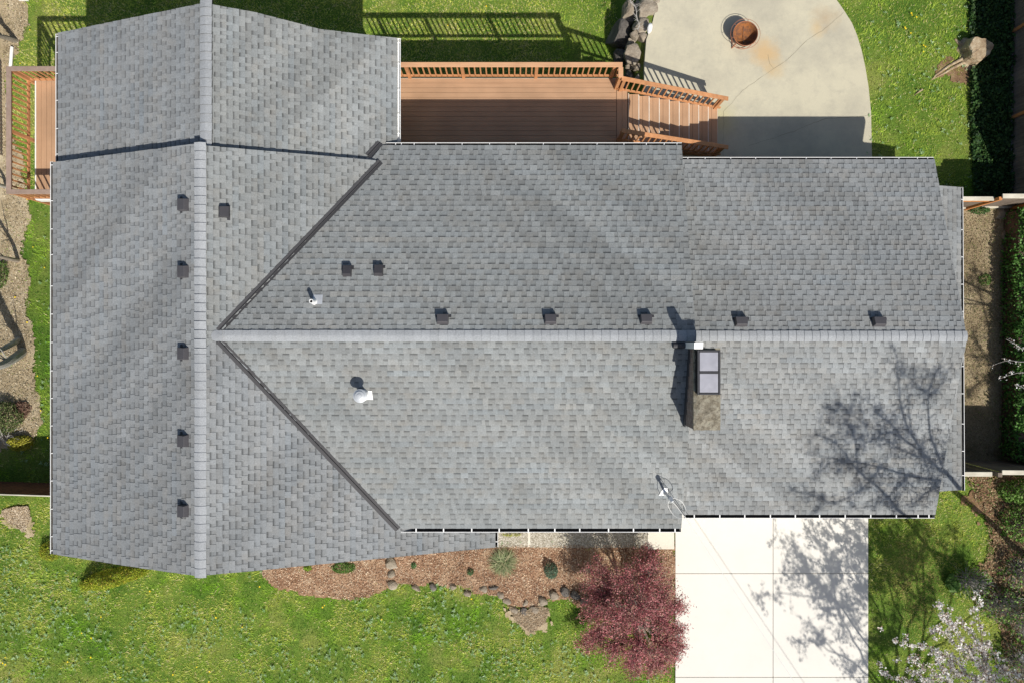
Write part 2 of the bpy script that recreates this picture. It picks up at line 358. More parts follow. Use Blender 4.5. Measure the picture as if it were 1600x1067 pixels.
# driveway: six slabs with open joints
mb = MB(); jx = [pw(1055, 0, ZD).x, pw(1208, 0, ZD).x, pw(1357, 0, ZD).x]
jy = [pw(0, 760, ZD).y, pw(0, 895.5, ZD).y, pw(0, 1057.5, ZD).y, pw(0, 1230, ZD).y, pw(0, 1420, ZD).y]
for a in range(2):
    for b in range(4): mb.box(jx[a]+.007, jx[a+1]-.007, jy[b+1]+.007, jy[b]-.007, ZD-.14, ZD)
meta(mb.build('driveway', M['drive'], bevel=.006), kind='structure')
mb = MB(); mb.box(jx[0]+.02, jx[2]-.02, jy[4], jy[0]+.0, ZD-.16, ZD-.025); meta(mb.build('driveway_base', M['crack']), kind='structure')
mb = MB(); a = pw(770, 815, 1.16); b = pw(825, 854.5, 1.16); mb.box(a.x, b.x, b.y, a.y+.5, .9, 1.16)
a = pw(828.5, 815, 1.16); b = pw(1011, 855, 1.16); mb.box(a.x, b.x, b.y, a.y+.5, .9, 1.16); meta(mb.build('walkway', M['aggregate']), kind='structure')
mb = MB(); a = pw(1012, 815, 1.18); b = pw(1053.5, 857.5, 1.18); mb.box(a.x, b.x, b.y, a.y+.5, .9, 1.18)
a = pw(825, 815, 1.157); b = pw(828.5, 854, 1.157); mb.box(a.x, b.x, b.y, a.y+.5, .9, 1.157); meta(mb.build('walkway_pad', M['walkpad']), kind='structure')

# ------------------------------------------------------------------ roofs
class Plane:
    def __init__(s, axis_, sign, ridge, zr, p):    # z = zr - p*sign*(coord - ridge)
        s.ax = axis_; s.sg = sign; s.r = ridge; s.zr = zr; s.p = p
    def z(s, x, y): return s.zr - s.p*s.sg*((x if s.ax == 0 else y)-s.r)
    def un(s, px, py):
        xs = (px-800)/F; ys = -(py-533.5)/F; c = xs if s.ax == 0 else ys
        # H-k = zr - p*sg*(k*c - r)
        k = (H-s.zr-s.p*s.sg*s.r)/(1-s.p*s.sg*c); return Vector((k*xs, k*ys, H-k))
PL, PM = .328, .2695
AL = Plane(0, -1, -7.454, 6.242, PL); AR = Plane(0, 1, -7.454, 6.242, PL)
ZBR = 6.055
BL = Plane(0, -1, -7.385, ZBR, PL); BR = Plane(0, 1, -7.385, ZBR, PL)
MN = Plane(1, 1, .136, 6.114, PM); MS = Plane(1, -1, .136, 6.114, PM)
GN = Plane(1, 1, .136, 4.705, PM); GS = Plane(1, -1, .136, 4.705, PM)
SK = Plane(0, 1, 11.2, 3.42, .14)
EXPO = .143
def shingles(name, P, eave, top, lo, hi, mat, parent, seed):
    """eave/top: coordinate across the slope; lo/hi: polylines [(coord, along)] limiting each course"""
    r_ = random.Random(seed); cosp = 1/math.sqrt(1+P.p**2); eh = EXPO*cosp*P.sg
    lo = sorted(lo); hi = sorted(hi)
    L = lambda c: float(np.interp(c, [a for a, _ in lo], [b for _, b in lo]))
    Hh = lambda c: float(np.interp(c, [a for a, _ in hi], [b for _, b in hi]))
    V = []; C = []; Fq = []
    amin = min(b for _, b in lo); amax = max(b for _, b in hi); rows = int(abs(eave-top)/abs(eh))+1
    def pt(c, a, off):
        return (c, a, P.zr-P.p*P.sg*(c-P.r)+off) if P.ax == 0 else (a, c, P.zr-P.p*P.sg*(c-P.r)+off)
    flip = (P.sg > 0) == (P.ax == 0); kk = .165*(1 if (P.ax == 1) == (P.sg > 0) else -1)
    sn = np.clip(np.random.default_rng(seed+70).normal(size=400), -1.2, 1.2)
    def streak(a, r):
        t = (a-kk*r)/.50+150; i = int(math.floor(t)); f = t-i; f = f*f*(3-2*f); g = math.sin(a*.33+r*.021*(1 if kk > 0 else -1)*3)*.5+.5
        return 1+.095*(.45+.8*g)*(sn[i % 400]*(1-f)+sn[(i+1) % 400]*f)
    def quad(a, b, c, d, k):
        n = len(V); V.extend((a, b, c, d)); C.extend(k); Fq.append((n, n+1, n+2, n+3) if flip else (n+3, n+2, n+1, n))
    for r in range(rows):
        c0 = eave-r*eh; c1 = c0-eh
        if (c1-top)*P.sg < 0: c1 = top
        cm = c0+(c1-c0)*.60; cs = (c0, cm, c1)
        lim = [(L(c), Hh(c)) for c in cs]
        if all(h_-l_ < .01 for l_, h_ in lim): continue
        a = amin-r_.uniform(0, .5); tooth = r_.random() < .5; nxt = a; st = 1.0; sw = (1.0, 1.0, 1.0); rowt = r_.gauss(1, .012)
        while a < amax:
            if a >= nxt:
                nxt = a+.98; st = r_.gauss(1, .028); d = r_.gauss(0, .012); sw = (1+d, 1, 1-d)
            wd = r_.choice((.09, .12, .15, .19, .23))*r_.uniform(.9, 1.1) if tooth else r_.choice((.09, .11, .14, .18))*r_.uniform(.9, 1.1); b = a+wd
            A = [min(max(a, l_), max(h_, l_)) for l_, h_ in lim]; B = [min(max(b, l_), max(h_, l_)) for l_, h_ in lim]
            if max(B[i]-A[i] for i in range(3)) > .004:
                t = st*rowt*streak(a, r)
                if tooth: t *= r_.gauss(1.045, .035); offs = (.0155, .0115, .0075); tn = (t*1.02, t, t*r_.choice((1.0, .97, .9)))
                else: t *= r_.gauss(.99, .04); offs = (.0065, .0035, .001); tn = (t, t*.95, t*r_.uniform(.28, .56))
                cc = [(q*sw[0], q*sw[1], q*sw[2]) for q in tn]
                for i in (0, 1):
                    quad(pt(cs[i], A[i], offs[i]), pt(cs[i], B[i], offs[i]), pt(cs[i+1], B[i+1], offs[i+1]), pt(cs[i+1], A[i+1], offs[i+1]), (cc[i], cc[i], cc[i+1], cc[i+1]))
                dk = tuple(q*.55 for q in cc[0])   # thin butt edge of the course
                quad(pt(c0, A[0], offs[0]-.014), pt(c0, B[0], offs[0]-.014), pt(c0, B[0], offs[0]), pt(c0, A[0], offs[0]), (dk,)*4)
                if tooth:
                    for s_, q in ((A, 0), (B, 1)):
                        g = (pt(c0, s_[0], 0), pt(c1, s_[2], 0), pt(c1, s_[2], offs[2]), pt(c0, s_[0], offs[0]))
                        if q == 0: g = g[::-1]
                        quad(*g, (dk,)*4)
            a = b; tooth = not tooth
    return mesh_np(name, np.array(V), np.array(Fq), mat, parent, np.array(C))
def slab(mb, P, pts, th=.13, drop=.012):
    mb.solid([(x, y, P.z(x, y)-drop) for x, y in pts], th)
house = empty('house', (-2.0, 0, 1.1), 'grey shingled split level house with three roof levels filling the middle of the photo', 'house')
U2 = lambda P, pts: [((q.x, q.y) if P.ax == 0 else (q.y, q.x)) for q in (P.un(*p) for p in pts)]   # (coord, along)
XY = lambda P, *pts: [(P.un(*p).x, P.un(*p).y) for p in pts]
vx = lambda y: -7.454 + (6.242-6.114+PM*abs(y-.136))/PL        # valley of A and main roof
vy = lambda x: (PL*(x+7.454)-.128)/PM                            # |y-.136| on the valley for a given x
# west wing, front section (A)
eL = AL.un(83, 550).x; rx = -7.454
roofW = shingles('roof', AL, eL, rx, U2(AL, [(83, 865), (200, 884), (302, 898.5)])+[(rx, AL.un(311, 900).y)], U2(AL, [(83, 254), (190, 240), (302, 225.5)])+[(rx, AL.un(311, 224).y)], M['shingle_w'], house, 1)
meta(roofW, 'front section of the west wing roof, slope facing left')
eR = AR.un(774, 850).x; yend = 4.86
arlo = U2(AR, [(322, 898), (400, 891), (500, 881), (600, 871.5), (774, 854.5)])
arhi = U2(AR, [(322, 228), (400, 235), (500, 243.5), (596, 252)])
ysN = arhi[-1][1]; hiA = [(c, a) for c, a in arhi]; xv0 = -7.454+.128/PL
# upper (north) triangle part and lower (south) part meet the main roof in the valleys
xN = arhi[-1][0]
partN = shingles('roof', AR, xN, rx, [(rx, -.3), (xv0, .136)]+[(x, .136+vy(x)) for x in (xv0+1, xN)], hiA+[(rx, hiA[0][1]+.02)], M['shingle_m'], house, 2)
meta(partN, 'part of the west wing roof above the upper valley')
yS_e = -4.42
xS = -7.454+(.128+PM*(.136-yS_e+.15))/PL
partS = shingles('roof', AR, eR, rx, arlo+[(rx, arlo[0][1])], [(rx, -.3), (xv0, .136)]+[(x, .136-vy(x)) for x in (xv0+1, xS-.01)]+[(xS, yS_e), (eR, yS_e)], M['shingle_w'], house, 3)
meta(partS, 'part of the west wing roof below the lower valley, running down over the porch')
# west wing, back section (B)
eLb = BL.un(91, 150).x; rb = -7.385
meta(shingles('roof', BL, eLb, rb, [(eLb, 4.4), (rb, 4.4)], U2(BL, [(91, 52), (200, 29.5), (313, 6.5)])+[(rb, BL.un(321, 5).y)], M['shingle_w'], house, 4), 'back section of the west wing roof, slope facing left')
eRb = BR.un(620.5, 150).x
bv = lambda x: .136+(PL*(x-rb)-(6.112-6.114))/PM
yBv = 5.0
meta(shingles('roof', BR, eRb, rb, [(rb, 4.3), (rb+4*.8, 4.3), (rb+((yBv-.136)*PM+ZBR-6.114)/PL-.5, 4.3), (rb+((yBv-.136)*PM+ZBR-6.114)/PL, yBv), (eRb, yBv+.12)], U2(BR, [(331, 7.5), (400, 20), (450, 33), (500, 46), (560, 53.5), (620, 60)])+[(rb, BR.un(323, 5).y)], M['shingle_m'], house, 5), 'back section of the west wing roof, slope facing right')
# main roof
MX = 4.425; eN = MN.un(900, 227.5).y; eS = MS.un(900, 825).y; xB = -3.15
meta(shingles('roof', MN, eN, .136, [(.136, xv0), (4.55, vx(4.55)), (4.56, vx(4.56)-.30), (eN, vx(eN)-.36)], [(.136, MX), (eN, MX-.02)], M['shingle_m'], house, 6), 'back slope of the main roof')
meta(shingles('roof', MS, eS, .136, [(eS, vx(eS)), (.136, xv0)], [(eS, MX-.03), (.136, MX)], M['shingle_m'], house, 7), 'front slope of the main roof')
# garage roof
gN = GN.un(1260, 249.5).y; gS = GS.un(1260, 803.5).y
meta(shingles('roof', GN, gN, .136, [(.136, 4.15), (gN, 4.15)], U2(GN, [(1460, 249.5), (1485, 390), (1510, 523)]), M['shingle_g'], house, 8), 'back slope of the garage roof')
meta(shingles('roof', GS, gS, .136, [(gS, 4.15), (.136, 4.15)], U2(GS, [(1461.5, 803.5), (1486, 660), (1511, 527)]), M['shingle_g'], house, 9), 'front slope of the garage roof')
sE = SK.un(1501.5, 530).x
meta(shingles('roof', SK, sE, 11.25, [(sE+.05, SK.un(1503, 765).y), (11.25, SK.un(1467, 768).y)], [(sE+.05, SK.un(1500, 293).y), (11.25, SK.un(1467, 289).y)], M['shingle_g'], house, 10), 'narrow skirt roof under the right gable')
# roof decks (boards under the shingles)
mb = MB()
slab(mb, AL, XY(AL, (83, 254))+[(rx, AL.un(311, 224).y), (rx, AL.un(311, 900).y)]+XY(AL, (83, 865)))
slab(mb, AR, [(rx, arlo[0][1]), (rx, hiA[0][1]), (xN-.25, hiA[-1][1]+.02), (xv0, .136), (-3.1, -4.75), (-1.8, yS_e), (eR, yS_e), (eR, arlo[-1][1])], .13, .014)
slab(mb, BL, [(eLb, 4.4), (rb, 4.4), (rb, BL.un(321, 5).y)]+XY(BL, (200, 30), (91, 52)), .13, .016)
slab(mb, BR, [(rb, 4.4), (-4.0, 4.4), (eRb-.15, 5.1), (eRb, 5.1)]+XY(BR, (620, 60.5), (560, 54), (500, 46.5), (450, 33.5), (400, 20.5))+[(rb, BR.un(323, 5).y)], .13, .018)
slab(mb, MN, [(xv0+.02, .136), (MX-.01, .136), (MX-.02, eN), (-3.3, eN), (-3.5, 4.7)])
slab(mb, MS, [(-2.85, eS), (MX-.02, eS), (MX-.01, .136), (xv0+.02, .136)], .13, .013)
slab(mb, GN, [(4.2, .136)]+XY(GN, (1509.5, 523), (1459.5, 249.5))+[(4.2, gN)])
slab(mb, GS, [(4.2, gS)]+XY(GS, (1461, 803.5), (1510.5, 527))+[(4.2, .136)], .13, .013)
slab(mb, SK, [(11.3, SK.un(1467, 768).y), (sE, SK.un(1503, 765).y), (sE, SK.un(1500, 293).y), (11.3, SK.un(1467, 289).y)], .1)
meta(mb.build('roof_deck', M['fascia'], house))
# walls
mb = MB()
def gableY(x0, x1, y0, y1, P, Q, rg, dr=.16):      # ridge runs along Y
    pr = [(x0, -.2), (x1, -.2), (x1, Q.z(x1, 0)-dr), (rg, P.zr-dr), (x0, P.z(x0, 0)-dr)]
    n = 5; mb.add([(x, y0, z) for x, z in pr]+[(x, y1, z) for x, z in pr], [(0,1,2,3,4), (9,8,7,6,5)]+[(i, n+i, n+(i+1) % n, (i+1) % n) for i in range(5)])
def gableX(x0, x1, y0, y1, P, Q, rg, dr=.16):
    pr = [(y0, -.2), (y1, -.2), (y1, P.z(0, y1)-dr), (rg, P.zr-dr), (y0, Q.z(0, y0)-dr)]
    n = 5; mb.add([(x0, y, z) for y, z in pr]+[(x1, y, z) for y, z in pr], [(4,3,2,1,0), (5,6,7,8,9)]+[(i, (i+1) % n, n+(i+1) % n, n+i) for i in range(5)])
gableY(-11.55, -3.5, -5.12, 4.6, AL, AR, -7.454); gableY(-11.54, -3.51, 4.5, 7.55, BL, BR, -7.385)
gableX(-3.6, 4.12, -4.45, 4.68, MN, MS, .136); gableX(4.0, 11.42, -4.2, 4.35, GN, GS, .136, .17)
meta(mb.build('wall', M['siding'], house))
def window(x, y, z, wd, ht, ax, out):
    m1 = MB(); m2 = MB(); t = .07
    def bx(m_, u0, u1, z0, z1, d0, d1):
        if ax == 'x': m_.box(x+min(d0*out, d1*out), x+max(d0*out, d1*out), y+u0, y+u1, z0, z1)
        else: m_.box(x+u0, x+u1, y+min(d0*out, d1*out), y+max(d0*out, d1*out), z0, z1)
    bx(m1, -wd/2, wd/2, z+ht-t, z+ht, 0, .06); bx(m1, -wd/2, wd/2, z, z+t, 0, .08)
    bx(m1, -wd/2, -wd/2+t, z+t, z+ht-t, 0, .06); bx(m1, wd/2-t, wd/2, z+t, z+ht-t, 0, .06); bx(m1, -.02, .02, z+t, z+ht-t, 0, .05)
    wn = m1.build('window', M['white'], house); bx(m2, -wd/2+t, wd/2-t, z+t, z+ht-t, -.01, .02); m2.build('pane', M['glass'], wn)
for xx_ in (-9.5, -5.4): window(xx_, -5.12, 3.0, 1.5, 1.2, 'y', -1)
window(1.6, -4.45, 2.7, 1.8, 1.3, 'y', -1); window(-9.3, 7.55, 3.1, 1.6, 1.1, 'y', 1); window(-5.4, 7.55, 3.1, 1.6, 1.1, 'y', 1)
window(0.2, 4.68, 2.65, 2.2, 1.9, 'y', 1); window(8.0, 4.35, 1.9, 1.2, 1.0, 'y', 1); window(11.42, 0, 2.0, 1.2, .9, 'x', 1); window(-11.55, 1.2, 3.1, 1.4, 1.1, 'x', -1)
mb = MB(); mb.box(5.3, 10.6, -4.26, -4.2, 1.16, 3.2)
for k in range(4):
    for q in range(4): mb.box(5.4+q*1.3, 6.55+q*1.3, -4.275, -4.26, 1.24+k*.49, 1.60+k*.49)
mb.build('garage_door', M['white'], house)
mb = MB(); mb.box(-2.4, -1.4, -4.51, -4.45, 1.6, 3.65); fd = mb.build('door', M['redwood'], house)
mb = MB(); mb.tube([(-1.55, -4.51, 2.6), (-1.55, -4.58, 2.6)], .025); mb.build('handle', M['galv'], fd)
mb = MB(); mb.box(-2.9, -1.0, -5.3, -4.45, 1.1, 1.55); mb.build('porch_step', M['walkpad'], house)
for x_ in (-.78,): mb = MB(); mb.box(x_-.06, x_+.06, -5.4, -5.28, 1.05, AR.z(x_, 0)-.15); mb.build('porch_post', M['white'], house)
# ridge caps
def ridge(P, a0, a1, step, wd, forward, label=None, lift=.028, curve=False, butt=.35):
    V = []; Fq = []; C = []; mb2 = MB()
    n = int(abs(a1-a0)/step)+1; s = 1 if a1 > a0 else -1; r_ = random.Random(int(abs(a0*100)))
    hw = wd/2
    def q(c, a, z): return (c, a, z) if P.ax == 0 else (a, c, z)
    for k in range(n):
        b0 = a0+s*k*step; b1 = b0+s*step*1.02
        if (b1-a1)*s > 0: b1 = a1
        z0 = P.zr+lift+(.020 if butt < .2 else .010); z1 = P.zr+lift-.002
        if not forward: z0, z1 = z1, z0
        ec = [-hw+r_.uniform(-.004, .004), -.02, .02, hw+r_.uniform(-.004, .004)]
        if curve and k < 1: pass
        pr = []
        for (a, zz) in ((b0, z0), (b1, z1)):
            for c in ec: pr.append(q(P.r+c, a, zz-P.p*max(abs(c)-.0, 0)*.96))
        t = r_.gauss(1, .03); base = len(V)
        V += pr; C += [(t, t, t)]*8
        for i in range(3): Fq.append((base+i, base+i+1, base+5+i, base+4+i))
        # butt edge of the piece
        fb = 0 if forward else 4; b2 = len(V); V += [pr[fb+i] for i in range(4)]+[(p[0], p[1], p[2]-.016) for p in pr[fb:fb+4]]; C += [(butt,)*3]*8
        for i in range(3): Fq.append((b2+i, b2+i+1, b2+5+i, b2+4+i))
    o = mesh_np('ridge_cap', np.array(V), np.array(Fq), M['cap'], house, np.array(C))
    if label: o['label'] = label
    # dark vent edge beneath the caps
    for sd in (-1, 1):
        c = P.r+sd*(hw-.006); zc = P.zr-P.p*(hw-.006)
        m3 = [q(c, a0, zc-.01), q(c, a1, zc-.01), q(c, a1, zc+lift-.003), q(c, a0, zc+lift-.003)]
        mb2.add(m3, [(0, 1, 2, 3)]); cc = P.r+sd*(hw-.05); zcc = P.zr-P.p*(hw-.05)
    mb2.build('ridge_vent', M['black'], o)
yT = BL.un(321, -1).y; yM = BL.un(321, 226).y
ridge(BL, yT, yM-.25, .2135, .285, False, 'pale ridge caps with dark gaps on the back section', .055, butt=.08)
ridge(AL, AL.un(312, 223).y, -.2, .2135, .285, True, 'ridge caps with visible joints on the front section', .02, butt=.12)
ridge(AL, AL.un(312, 902.5).y, -.19, .2135, .282, False, 'smooth pale ridge caps at the front', .018, butt=.8)
ridge(MN, xv0-.05, MX+.01, .206, .27, True, 'ridge caps of the main roof', butt=.8)
ridge(GN, MX-.1, GN.un(1511.5, 525).x, .206, .28, True, 'ridge caps of the garage roof', butt=.8)
# rounded end of the main ridge cap on the west slope
mb = MB(); vs = [(xv0+.10, .136+.135*math.sin(t), 6.157-.03*abs(math.sin(t))) for t in (-math.pi/2, 0, math.pi/2)]
arc = [(xv0-.05-.10*math.cos(t), .136+.13*math.sin(t), AR.z(xv0-.05-.10*math.cos(t), 0)+.022) for t in np.linspace(-math.pi/2, math.pi/2, 9)]
mb.add(vs+arc, [(1,)+(3+i, 4+i) for i in range(8)]+[(0, 1, 3), (1, 2, 11)]); mb.build('ridge_end_cap', M['cap_plain'], house)
# valley flashing: two metal strips and a folded rib
def valley(p0, p1, P, Q, wl=.085, wr=.068):
    p0 = Vector(p0); p1 = Vector(p1); d = (p1-p0).normalized(); s = Vector((-d.y, d.x, 0)).normalized(); mb = MB()
    def on(pt, pl, off): return (pt.x, pt.y, pl.z(pt.x, pt.y)+off)
    n = max(2, int((p1-p0).length/.8))
    for k in range(n):
        a = p0.lerp(p1, k/n); b = p0.lerp(p1, (k+1)/n)
        for sd, pl, wd in ((1, P, wl), (-1, Q, wr)):
            mb.add([on(a+s*sd*.008, pl, .021), on(b+s*sd*.008, pl, .021), on(b+s*sd*wd, pl, .021), on(a+s*sd*wd, pl, .021),
                    on(a+s*sd*wd, pl, .0), on(b+s*sd*wd, pl, .0)], [(0, 1, 2, 3), (3, 2, 5, 4)])
            mb.add([on(a+s*sd*.009, pl, .020), on(b+s*sd*.009, pl, .020), (b.x, b.y, max(P.z(b.x, b.y), Q.z(b.x, b.y))+.048), (a.x, a.y, max(P.z(a.x, a.y), Q.z(a.x, a.y))+.048)], [(0, 1, 2, 3)])
    return mb.build('valley_flashing', M['valley'], house)
yu = 4.62
valley((xv0+.02, .25, 0), (vx(yu), yu, 0), AR, MN)
valley((xv0+.02, .02, 0), (vx(eS-.02), eS-.02, 0), MS, AR, .075, .085)
xb = lambda y: rb+(PM*(y-.136)+ZBR-6.114)/PL
valley((xb(4.78)+.03, 4.78, 0), (xb(5.15)+.03, 5.15, 0), BR, MN, .085, .075)
# gutters
def gutter(a, b, out, inside, label, hangers, wd=.095, ht=.11):
    """a,b: 3-D ends along the roof edge, out: outward unit vector"""
    a = Vector(a); b = Vector(b); o = Vector(out); mb = MB(); d = (b-a).normalized()
    z0 = -.02
    def strip(pr, mi):
        vs = []
        for p in (a, b):
            for (u, z) in pr: vs.append(p+o*u+Vector((0, 0, z)))
        n = len(pr); mb.add(vs, [(i, i+1, n+i+1, n+i) for i in range(n-1)], mi)
    strip([(0.0, z0), (0.0, z0-ht), (wd*.75, z0-ht), (wd, z0-ht*.4), (wd, z0+.002), (wd+.013, z0+.002), (wd+.013, z0-.02), (wd+.004, z0-ht*.45), (wd*.78, z0-ht-.004), (-.004, z0-ht-.004), (-.004, z0)], 0)
    strip([(0.004, z0-.01), (.004, z0-ht+.004), (wd*.75, z0-ht+.004), (wd-.003, z0-ht*.4), (wd-.003, z0-.012)], 1)
    for p, sg in ((a, -1), (b, 1)):
        e = p+d*sg*.004; mb.add([e+o*0+Vector((0, 0, z0)), e+Vector((0, 0, z0-ht)), e+o*wd*.75+Vector((0, 0, z0-ht)), e+o*(wd+.02)+Vector((0, 0, z0-ht*.4)), e+o*(wd+.02)+Vector((0, 0, z0+.003))], [(0, 1, 2, 3, 4)], 0)
    g = mb.build('gutter', [M['white'], inside], house); g['label'] = label
    for t in hangers:
        p = a.lerp(b, t); h = MB(); h.bar(p+o*(-.01)+Vector((0, 0, z0+.004)), p+o*(wd+.01)+Vector((0, 0, z0+.004)), .032 if wd > .08 else .018, .005); h.build('gutter_hanger', M['white'], g)
    return g
def eg(P, p0, p1, out, inside, label, marks, **k):
    a = P.un(*p0); b = P.un(*p1)
    c = [m_ for m_ in marks]; i = 0 if abs(p1[0]-p0[0]) > abs(p1[1]-p0[1]) else 1
    return gutter(a, b, out, inside, label, [(m_-p0[i])/(p1[i]-p0[i]) for m_ in c], **k)
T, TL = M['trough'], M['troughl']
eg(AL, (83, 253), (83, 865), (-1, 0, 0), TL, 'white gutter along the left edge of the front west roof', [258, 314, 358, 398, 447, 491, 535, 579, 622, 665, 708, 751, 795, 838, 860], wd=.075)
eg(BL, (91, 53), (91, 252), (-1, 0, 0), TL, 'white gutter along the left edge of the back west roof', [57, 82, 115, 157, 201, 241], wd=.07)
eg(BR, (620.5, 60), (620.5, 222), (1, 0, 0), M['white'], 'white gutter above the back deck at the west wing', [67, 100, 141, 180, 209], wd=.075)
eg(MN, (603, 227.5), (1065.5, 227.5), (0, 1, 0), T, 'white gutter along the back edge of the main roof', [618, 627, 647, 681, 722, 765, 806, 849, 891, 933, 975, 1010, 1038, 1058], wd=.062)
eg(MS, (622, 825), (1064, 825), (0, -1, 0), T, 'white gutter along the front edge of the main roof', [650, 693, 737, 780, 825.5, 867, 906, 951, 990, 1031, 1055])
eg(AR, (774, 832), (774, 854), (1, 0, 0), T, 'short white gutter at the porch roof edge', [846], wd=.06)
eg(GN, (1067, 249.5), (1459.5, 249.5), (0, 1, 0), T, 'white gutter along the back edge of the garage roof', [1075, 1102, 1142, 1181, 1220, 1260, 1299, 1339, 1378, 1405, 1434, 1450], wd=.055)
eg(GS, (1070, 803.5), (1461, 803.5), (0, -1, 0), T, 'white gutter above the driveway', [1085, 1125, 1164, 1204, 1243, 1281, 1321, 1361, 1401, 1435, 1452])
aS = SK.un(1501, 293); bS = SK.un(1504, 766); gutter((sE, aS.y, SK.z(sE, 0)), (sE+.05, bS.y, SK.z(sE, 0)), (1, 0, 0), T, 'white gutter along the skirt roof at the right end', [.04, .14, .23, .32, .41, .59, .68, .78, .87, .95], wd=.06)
# roof vents
def vent_proto(wd, ln, ht, shape):
    fl = MB(); fl.box(-wd*.70, wd*.62, -ln*.55, -ln*.30, .014, .020)
    f = fl.build('flashing', M['darkmetal'], None, local=True)
    hd = MB(); a = wd/2; b = ln/2
    # hood: sloped on the upslope side, open below, chamfered corners
    hd.add([(-a, -b, .0), (a, -b, .0), (a, b*.8, .0), (-a, b*.8, .0), (-a*.94, -b*.94, ht), (a*.94, -b*.94, ht), (a*.85, b*.55, ht), (-a*.85, b*.55, ht), (-a, -b, ht*.55), (a, -b, ht*.55)],
           [(4, 5, 6, 7), (8, 9, 5, 4), (1, 2, 6, 5, 9), (2, 3, 7, 6), (3, 0, 8, 4, 7)])
    hd.box(-a*.94, a*.94, -b-.008, -b, ht*.3, ht*.66)
    h = hd.build('roof_vent', M['ventl'] if shape else M['vent'], None, local=True, bevel=.006)
    gr = MB(); gr.box(-a*.9, a*.9, -b+.01, -b+.02, 0, ht*.5); g = gr.build('vent_opening', M['black'], None, local=True)
    return h, f, g
protos = {}
def place_vent(P, px, py, wd, ln, ht, label, pale=False):
    key = (wd, ln, ht, pale); first = key not in protos
    if first: protos[key] = vent_proto(wd, ln, ht, pale)
    h, f, g = protos[key]
    if not first:
        h2 = h.copy(); f2 = f.copy(); g2 = g.copy()
        for o in (h2, f2, g2): COL.objects.link(o)
        h, f, g = h2, f2, g2
    p = P.un(px, py); n = Vector((P.p*P.sg, 0, 1)) if P.ax == 0 else Vector((0, P.p*P.sg, 1)); n.normalize()
    dn = Vector((P.sg, 0, 0)) if P.ax == 0 else Vector((0, P.sg, 0)); dn = (dn-n*dn.dot(n)).normalized()
    y = -dn; x = y.cross(n); m_ = Matrix((x, y, n)).transposed()
    h.parent = house; h.location = p-wloc(house); h.rotation_euler = m_.to_euler(); h['label'] = label
    for q in (f, g): q.parent = h; q.location = (0, 0, 0); q.rotation_euler = (0, 0, 0)
for y_, s_ in ((321, 'top of the left row'), (425, 'second in the left row'), (552, 'middle of the left row'), (688, 'fourth in the left row'), (797, 'bottom of the left row')):
    place_vent(AL, 290, y_, .30, .27, .14, 'dark box roof vent, '+s_, True)
place_vent(AR, 349, 332, .27, .28, .14, 'dark blue grey box vent just right of the west ridge')
place_vent(MN, 543, 426, .22, .30, .12, 'small slim vent, left of the pair'); place_vent(MN, 592, 425, .22, .30, .12, 'small slim vent, right of the pair')
for x_, s_ in ((692, 'left'), (860, 'middle'), (1009, 'right')): place_vent(MN, x_, 501, .29, .25, .14, 'dark box vent below the main ridge, %s one' % s_, True)
place_vent(GN, 1157, 505, .33, .27, .15, 'dark box vent below the garage ridge, beside the chimney', True); place_vent(GN, 1372, 505, .33, .27, .15, 'dark box vent below the garage ridge, far right', True)
# plumbing pipe
p = MN.un(491, 472); mb = MB(); mb.lathe(p, [(.095, -.02), (.058, .06), (.052, .18), (.052, .27), (.036, .27), (.036, .1)], 16); pp = mb.build('vent_pipe', M['white'], house)
mb = MB(); mb.lathe(p, [(.037, .22), (.0005, .22)], 12); mb.build('pipe_bore', M['black'], pp)
mb = MB(); q = MN.un(496, 467); mb.add([(q.x-.11, q.y-.14, MN.z(0, q.y-.14)+.016), (q.x+.13, q.y-.14, MN.z(0, q.y-.14)+.016), (q.x+.13, q.y+.10, MN.z(0, q.y+.10)+.018), (q.x-.11, q.y+.10, MN.z(0, q.y+.10)+.018)], [(0, 1, 2, 3)]); mb.build('flashing', M['galv'], pp)
# furnace flue with a round cap
p = MS.un(569, 619); mb = MB(); z_ = p.z
mb.lathe((p.x, p.y+.05, z_), [(.155, -.05), (.145, .03), (.10, .16), (.085, .20), (.085, .42)], 20)
mb.add([(p.x-.20, p.y-.08, MS.z(0, p.y-.08)+.02), (p.x+.22, p.y-.08, MS.z(0, p.y-.08)+.02), (p.x+.20, p.y+.14, MS.z(0, p.y+.14)+.02), (p.x-.18, p.y+.14, MS.z(0, p.y+.14)+.02)], [(0, 1, 2, 3)])
fl = mb.build('flue', M['white'], house, smooth=False); mb = MB(); c = (p.x-.005, p.y+.05, z_)
mb.lathe(c, [(.13, .44), (.165, .455), (.165, .475), (.12, .50), (.115, .515), (.06, .53), (.055, .54), (.001, .545)], 24); mb.lathe(c, [(.13, .44), (.001, .44)], 24); mb.build('flue_cap', M['galv'], fl)
# chimney
cx0, cx1, cy0, cy1, cz = 4.27, 4.87, -2.06, -.17, 6.55
mb = MB(); mb.box(cx0, cx1, cy0, cy1, .9, cz); ch = mb.build('chimney', M['brick'], house)
mb = MB(); n = 10
g_ = []
for a in range(n+1):
    for b in range(n*2+1):
        fx = a/n; fy = b/(2*n); e = min(fx, 1-fx, fy, 1-fy)
        g_.append((cx0-.015+fx*(cx1-cx0+.03)+rnd.uniform(-.006, .006), cy0-.015+fy*(cy1-cy0+.03)+rnd.uniform(-.006, .006), cz+.01+.04*min(1, e*6)+rnd.uniform(-.007, .007)))
m_ = 2*n+1; fs = [(a*m_+b, (a+1)*m_+b, (a+1)*m_+b+1, a*m_+b+1) for a in range(n) for b in range(2*n)]
mb.add(g_, fs); mb.box(cx0-.012, cx1+.012, cy0-.012, cy1+.012, cz-.06, cz+.006); mb.build('crown', M['crown'], ch)
